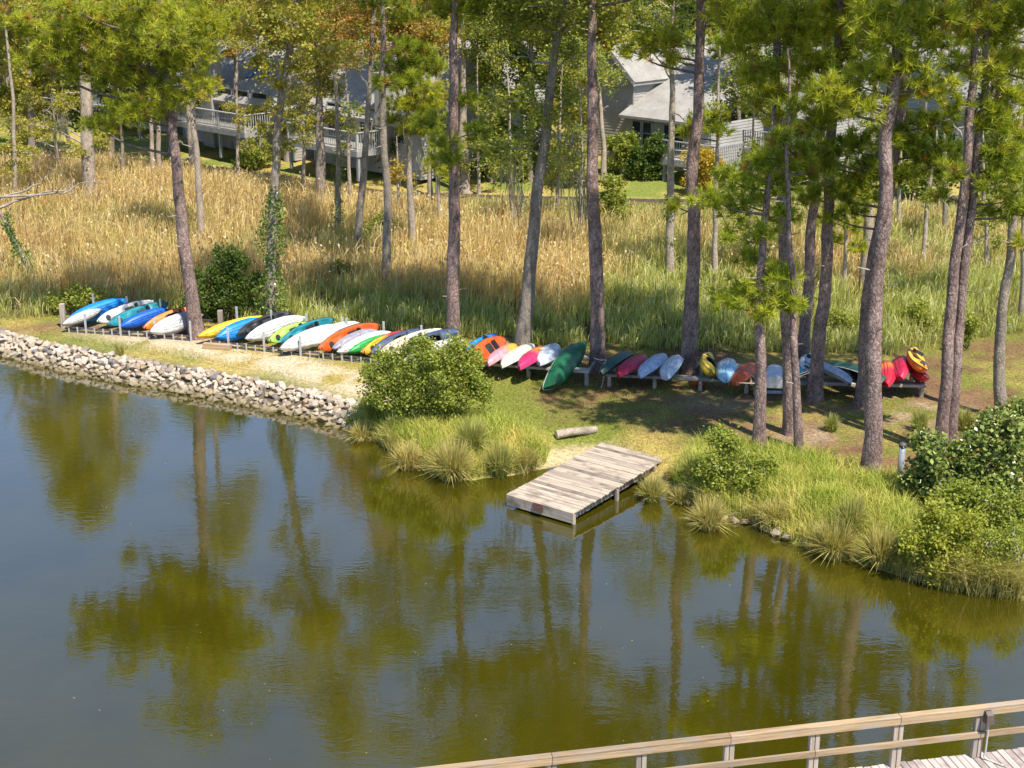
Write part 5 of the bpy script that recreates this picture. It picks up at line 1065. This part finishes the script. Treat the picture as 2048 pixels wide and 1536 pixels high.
for k in range(-3, 3):
    x0, x1 = 2 * k * sp, (2 * k + 2) * sp
    mb = MB(); mb.cbox((x0 + .003, -.064, .945), (x1 - .003, .06, .98), .006); mb.build("top_rail", M['rail_wood'], root)
    mb = MB(); mb.cbox((x0 + .003, -.06, .825), (x1 - .003, -.022, .943), .005); mb.build("top_rail", M['rail_wood'], root)
    mb = MB(); mb.cbox((x0 + sp + .003, -.064, .41), (x1 + sp - .003, -.022, .52), .005); mb.build("middle_rail", M['rail_wood'], root)
lp = empty("post_light", A0 + dv * sp + np.array([0, 0, 0])); lp.rotation_euler = root.rotation_euler; tag(lp, "small dark downlight with white conduit on a boardwalk post", "light")
mb = MB(); mb.add([(.0, -.2, .73), (.15, -.2, .73), (.15, -.066, .73), (.0, -.066, .73), (.02, -.17, .88), (.13, -.17, .88), (.13, -.066, .88), (.02, -.066, .88), (.02, -.1, .93), (.13, -.1, .93), (.13, -.066, .93), (.02, -.066, .93)],
       [(3, 2, 1, 0), (0, 1, 5, 4), (1, 2, 6, 5), (2, 3, 7, 6), (3, 0, 4, 7), (4, 5, 9, 8), (5, 6, 10, 9), (6, 7, 11, 10), (7, 4, 8, 11), (8, 9, 10, 11)]); mb.build("lamp_housing", m_plain("bronze_lamp", (.1, .065, .05), .5, (.07, .05, .04), 8), lp)
mb = MB(); mb.tube(bez([(.1, -.1, .73), (.1, -.1, .2), (.09, -.1, .06), (.16, -.16, .02), (.3, -.35, .02)], 20), .017, 8); mb.build("conduit", M['white_rail'], lp, True)

# ------------------------------------------------------------------ log, pipe
a = G(1112, 878); b_ = G(1192, 863); v = b_ - a; root = empty("log", (a[0], a[1], gzs(a[0], a[1]))); tag(root, "short bleached log lying on the lawn above the dock", "log")
th = np.linspace(0, 1, 14); pa = np.stack([v[0] * th, v[1] * th, .12 + .02 * np.sin(th * 5)], -1); rd = .135 - .02 * th + R.normal(0, .004, 14)
V, Fq = tube_np(pa, rd, 12); V += R.normal(0, .004, V.shape); np_mesh("bark", V, Fq, M['pale_bark'], root, None, True)
mb = MB(); mb.add(V[:12], [tuple(range(12))]); mb.add(V[-12:], [tuple(range(11, -1, -1))]); mb.build("cut_end", m_plain("cut_wood", (.62, .52, .38), .8, (.45, .36, .25), 12), root)
p = G(1799, 964); root = empty("standpipe", p); mb = MB(); mb.tube([(0, 0, -.3), (0, 0, 1.0)], .085, 16); mb.build("pipe", m_plain("grey_pipe", (.24, .26, .28), .5, (.17, .18, .2), 5), root, True); mb = MB(); mb.tube([(0, 0, .98), (0, 0, 1.06), (0, 0, 1.1)], [.1, .1, .06], 16); mb.build("cap", M['dark_steel'], root, True); tag(root, "short grey standpipe beside the glossy dark shrub", "pipe")

# ------------------------------------------------------------------ shrubs
shrub("wax_myrtle", "large round light green shrub on the shore in front of the third rack", (850, 845), [(850, 770, 62), (790, 760, 48), (905, 755, 50), (750, 765, 30), (945, 765, 34), (830, 730, 42), (885, 722, 36), (860, 810, 44), (800, 800, 40), (920, 800, 34), (965, 790, 22), (770, 730, 24), (840, 700, 20), (740, 790, 22), (910, 700, 18), (935, 725, 22), (890, 835, 28), (820, 838, 26)], 'bank', .085)
shrub("glossy_shrub", "dark glossy-leaved shrub crowding the twin pines' feet", (1905, 1005), [(1860, 930, 34), (1900, 960, 36), (1950, 930, 38), (2000, 920, 40), (1840, 985, 28), (1880, 1000, 30), (1945, 985, 34), (2010, 975, 34), (2040, 930, 30), (1975, 880, 26), (1850, 890, 20), (2030, 870, 26), (1925, 895, 24), (1835, 950, 20)], 'gloss', .13, dens=1.7, mat='glossy_leaves')
shrub("glossy_shrub", "thin dark leafy sapling on the lawn by the crooked tree", (2000, 870), [(1990, 845, 16), (2015, 835, 18), (2040, 850, 18), (1970, 860, 14), (2030, 820, 14)], 'gloss', .12, dens=1.2, mat='glossy_leaves')
shrub("wax_myrtle", "bright lime shrub hanging over the water in the right corner", (1900, 1155), [(1870, 1080, 42), (1920, 1090, 44), (1850, 1120, 34), (1900, 1130, 42), (1945, 1125, 32), (1880, 1040, 30), (1830, 1090, 24), (1935, 1050, 28), (1910, 1160, 24), (1865, 1150, 22)], 'lime', .085, dens=2.4)
shrub("wax_myrtle", "olive shrub with pale flower heads above the lime shrub", (1960, 1075), [(1930, 1020, 32), (1980, 1010, 36), (2025, 1020, 36), (1895, 1010, 26), (1960, 1050, 30), (2010, 1060, 34), (2045, 1040, 30), (1920, 985, 20)], 'bank', .085, dens=2.0)
shrub("wax_myrtle", "twiggy pale brush at the water's edge in the far right corner", (2020, 1170), [(2010, 1110, 34), (2045, 1120, 34), (1985, 1130, 26), (2030, 1075, 28), (1975, 1095, 22), (2050, 1165, 24), (2005, 1160, 22)], 'bank', .06, dens=.8)
shrub("wax_myrtle", "pale leafy bush on the bank right of the dock", (1455, 985), [(1450, 905, 26), (1430, 935, 26), (1475, 935, 30), (1455, 960, 28), (1415, 965, 22), (1500, 955, 26), (1440, 880, 16), (1530, 940, 18)], 'bank', .085, dens=2.0)
shrub("cedar_shrub", "dense dark green bush behind the leaning pine in the reeds", (440, 640), [(440, 560, 36), (420, 600, 36), (465, 590, 36), (450, 520, 26), (490, 610, 26), (400, 570, 24), (470, 540, 26), (440, 625, 30), (500, 570, 20), (380, 610, 20)], 'dark', .1, dens=2.2)
shrub("yard_shrub", "rounded green bush against the shaded gable wall", (1245, 350), [(1240, 300, 24), (1255, 320, 24), (1232, 325, 20), (1262, 285, 16), (1225, 290, 14)], 'leafy', .14)
shrub("yard_shrub", "wide dark bush below the low wing's window", (1300, 360), [(1295, 320, 26), (1315, 300, 22), (1280, 310, 20), (1320, 335, 22), (1300, 345, 22), (1275, 340, 18), (1312, 280, 14)], 'dark', .15)
shrub("yard_shrub", "golden autumn bush between two pine trunks before the far deck", (1405, 390), [(1405, 340, 26), (1390, 365, 22), (1420, 365, 24), (1400, 310, 18), (1425, 330, 18)], 'yellow', .13)
shrub("yard_shrub", "leafy green bush at the reed edge right of the reddish pine", (1222, 465), [(1222, 400, 26), (1210, 430, 26), (1235, 430, 24), (1225, 370, 16), (1220, 455, 24)], 'leafy', .13)
shrub("yard_shrub", "low green bush beside the deck post of the skylight house", (500, 345), [(495, 325, 18), (515, 322, 16), (480, 330, 12)], 'leafy', .14)
for lb, bx, q in (("dusky bush in reeds left of the tall thin grey pine", (735, 500), [(735, 470, 22), (755, 455, 18), (740, 490, 18)]), ("scrubby bush low in golden reeds near the second rack", (690, 580), [(690, 560, 22), (675, 545, 16), (700, 575, 18)]), ("dark weed clump behind the first rack's left end", (150, 628), [(150, 600, 24), (120, 610, 20), (180, 595, 22), (210, 600, 20)]),
                 ("leafy weed clump in reeds behind the red pile", (1820, 660), [(1820, 640, 20), (1850, 650, 18), (1835, 620, 14)]), ("bright leafy clump behind the white and blue kayaks", (1690, 680), [(1690, 655, 18), (1670, 640, 16), (1710, 665, 16)]), ("leafy clump at the lawn edge beside the twin pines", (1930, 700), [(1930, 670, 20), (1950, 650, 18), (1915, 690, 16)])):
    shrub("marsh_bush", lb, bx, q, 'leafy', .1, dens=1.6)

# ------------------------------------------------------------------ grass tussocks and bank grass
def tussock(label, base, rp, hp, k=420, green=.4, name="grass_tussock"):
    b = G(*base); b = P(*base, -.02) if b[2] < 0 else b; s = scale_at(b); rr, hh = rp / s, hp / s / .93; root_r = rr * .3
    an = R.uniform(0, 2 * math.pi, k); ro = root_r * np.sqrt(R.random(k)); base_ = np.stack([np.cos(an) * ro, np.sin(an) * ro, -.05 + 0 * an], -1)
    u = R.random(k); h = hh * (1.15 - .55 * u) * R.uniform(.75, 1.1, k); ln = rr * (.1 + .9 * u) * R.uniform(.7, 1.1, k)
    lean = np.stack([np.cos(an + R.normal(0, .25, k)) * ln, np.sin(an + R.normal(0, .25, k)) * ln], -1)
    col = lerp((.52, .40, .13), (.2, .27, .04), np.clip(R.normal(green, .25, k), 0, 1)); tip = lerp(col, (.62, .5, .22), R.random(k) * .6)
    o = blades(name, base_ , h, R.uniform(.018, .034, k), lean, col, M['reeds'], tipcol=tip); o.location = b; return tag(o, label, "grass", "grass tussocks along the shore")
for lb, bs, rp, hp, k, gr in (
 ("straw-tipped tussock at the stone bank's right end", (724, 880), 46, 40, 320, .25), ("brown fringed tussock standing in water left of the biggest one", (816, 938), 50, 56, 420, .2),
 ("biggest tussock at the point below the round shrub", (905, 958), 72, 78, 800, .35), ("green tussock right of the biggest one at the point", (1000, 948), 48, 66, 480, .6), ("leafy tussock between the round shrub and the point", (945, 900), 52, 66, 520, .7), ("small tussock at the sandy landing's edge", (1060, 935), 30, 34, 220, .5),
 ("golden-green tussock against the dock's right side", (1304, 1004), 40, 54, 460, .5), ("spiky tussock in open water right of the dock", (1416, 1058), 58, 62, 560, .35), ("low tussock near the bank between dock and spiky tussock", (1362, 1008), 30, 40, 260, .4), ("drooping tussock in front of the dark stones", (1552, 1048), 50, 50, 380, .4),
 ("wide dry tussock overhanging the water below the bright grass", (1668, 1115), 76, 78, 700, .4), ("dry tussock left of the lime shrub", (1762, 1130), 62, 80, 600, .4), ("tall green tussock above the wide dry one", (1700, 1070), 52, 80, 520, .75),
 ("green clump on shaded lawn between pine trunks", (1662, 862), 26, 36, 260, .85), ("lone straw clump on the sandy path by the stones", (240, 715), 18, 36, 120, .5), ("green clump left of the twin pines' feet", (1838, 862), 30, 46, 260, .8), ("green clump just right of the twin pines' feet", (1925, 860), 34, 46, 300, .75),
 ("green clump beside the large round shrub's left foot", (745, 838), 34, 50, 340, .85), ("dark green clump under the leaf edge of the round shrub", (790, 868), 30, 44, 260, .9), ("green tussock beside the pale leafy bush right of the dock", (1385, 965), 40, 56, 420, .8), ("golden sprawling tuft at the dock's landward corner", (1345, 955), 26, 26, 240, .2)):
    tussock(lb, bs, rp, hp, k, gr)
def bank(n, poly, h0, h1, gmean):
    w = np.array([P(x, y, .4)[:2] for x, y in poly]); lo, hi = w.min(0), w.max(0); q = R.uniform(lo, hi, (n * 3, 2)); ins = np.zeros(len(q), bool); j = len(w) - 1
    for i in range(len(w)):
        c_ = ((w[i, 1] > q[:, 1]) != (w[j, 1] > q[:, 1])) & (q[:, 0] < (w[j, 0] - w[i, 0]) * (q[:, 1] - w[i, 1]) / (w[j, 1] - w[i, 1] + 1e-12) + w[i, 0]); ins ^= c_; j = i
    q = q[ins][:n]; q = q[q[:, 1] > shore_y(q[:, 0]) - .05]; k = len(q); cl = fbm(q[:, 0] * 1.6, q[:, 1] * 1.6, 91, 3)
    h = R.uniform(h0, h1, k) * (.6 + .8 * cl); col = lerp((.62, .52, .16), (.28, .35, .04), np.clip(gmean + 1.2 * (cl - .5) + R.normal(0, .22, k), 0, 1))
    return np.stack([q[:, 0], q[:, 1], gz(q[:, 0], q[:, 1]) - .02], -1), h, R.uniform(.012, .022, k), R.normal(0, .4, (k, 2)) * h[:, None], col
B1 = bank(15000, [(1345, 950), (1400, 905), (1500, 915), (1600, 925), (1720, 960), (1800, 985), (1840, 1060), (1830, 1120), (1740, 1115), (1650, 1095), (1560, 1050), (1480, 1020), (1400, 1000)], .3, .65, .62)
B2 = bank(9000, [(780, 870), (850, 850), (960, 845), (1040, 870), (1100, 890), (1080, 925), (1010, 945), (930, 955), (860, 945), (800, 915)], .25, .55, .55)
B3 = bank(2500, [(690, 830), (760, 815), (830, 860), (800, 890), (740, 875)], .2, .5, .7)
def fringe(n, x0, x1, h0, h1):
    x = R.uniform(x0, x1, n); cl = vnoise(x * 2.2, 0 * x, 77); keep = R.random(n) < 1.6 * sstep(.45, .85, cl); x, cl = x[keep], cl[keep]; k = len(x); y = shore_y(x) + R.normal(.1, .16, k); h = R.uniform(h0, h1, k) * (.5 + .9 * cl)
    ln = R.uniform(.2, 1.0, k) * h; an = R.normal(-1.6, .9, k)
    return np.stack([x, y, np.maximum(gz(x, y), -.05) - .02], -1), h, R.uniform(.012, .022, k), np.stack([np.cos(an) * ln, np.sin(an) * ln], -1), lerp((.56, .44, .17), (.22, .28, .05), np.clip(R.normal(.35, .3, k), 0, 1))
B4 = fringe(3500, -3.9, 1.0, .3, .7); B5 = fringe(5000, 3.3, 10.2, .3, .7); B7 = fringe(5000, 10.2, 16, .4, .9); B6 = bank(5000, [(1790, 1060), (1900, 1030), (2080, 1040), (2120, 1190), (2000, 1190), (1890, 1175), (1800, 1140)], .25, .55, .6)
B = [np.concatenate(q) for q in zip(B1, B2, B3, B4, B5, B6, B7)]
tag(blades("bank_grass", *B[:4], B[4], M['reeds'], tipcol=np.clip(B[4] * 1.2, 0, 1)), "long bright grass covering the low banks by the water", "grass", kind="stuff")
# fallen pine straw and twigs on the lawn
k = 24000; x = R.uniform(1, 17, k); y = shore_y(x) + 2 + R.random(k) * np.maximum(reed_y(x) - shore_y(x) - 2, .1); an = R.uniform(0, 6.28, k); L_ = R.uniform(.06, .2, k)
a3 = np.stack([x, y, gz(x, y) + .012], -1); dv3 = np.stack([np.cos(an) * L_, np.sin(an) * L_, 0 * an + .005], -1); sd = np.stack([-np.sin(an), np.cos(an), 0 * an], -1) * .009
V = np.stack([a3 - sd, a3 + sd, a3 + dv3], 1).reshape(-1, 3); cl = np.repeat(lerp((.3, .16, .08), (.46, .3, .16), R.random(k)), 3, 0)
tag(np_mesh("pine_straw", V, np.arange(k * 3).reshape(-1, 3), M['reeds'], None, cl), "brown pine straw scattered under the pines", "pine straw", kind="stuff")

k = 420; x = R.uniform(-13, 14, k); y = R.uniform(21, 46, k); keep = (y < shore_y(x) - .3) & (vnoise(x * .5, y * .5, 33) > .4); x, y = x[keep], y[keep]; an = R.uniform(0, 6.28, len(x)); s_ = R.uniform(.008, .024, len(x))
a3 = np.stack([x, y, 0 * x + .004], -1); u3 = np.stack([np.cos(an) * s_, np.sin(an) * s_, 0 * an], -1); w3 = np.stack([-np.sin(an) * s_ * .5, np.cos(an) * s_ * .5, 0 * an + .002], -1)
V = np.stack([a3 - u3, a3 - w3, a3 + u3, a3 + w3], 1).reshape(-1, 3)
tag(np_mesh("floating_leaves", V, np.arange(len(V)).reshape(-1, 4), M['leaves'], None, np.repeat(lerp((.4, .34, .12), (.6, .55, .3), R.random(len(x))), 4, 0)), "specks of leaf litter floating on the pond", "leaf litter", kind="stuff")
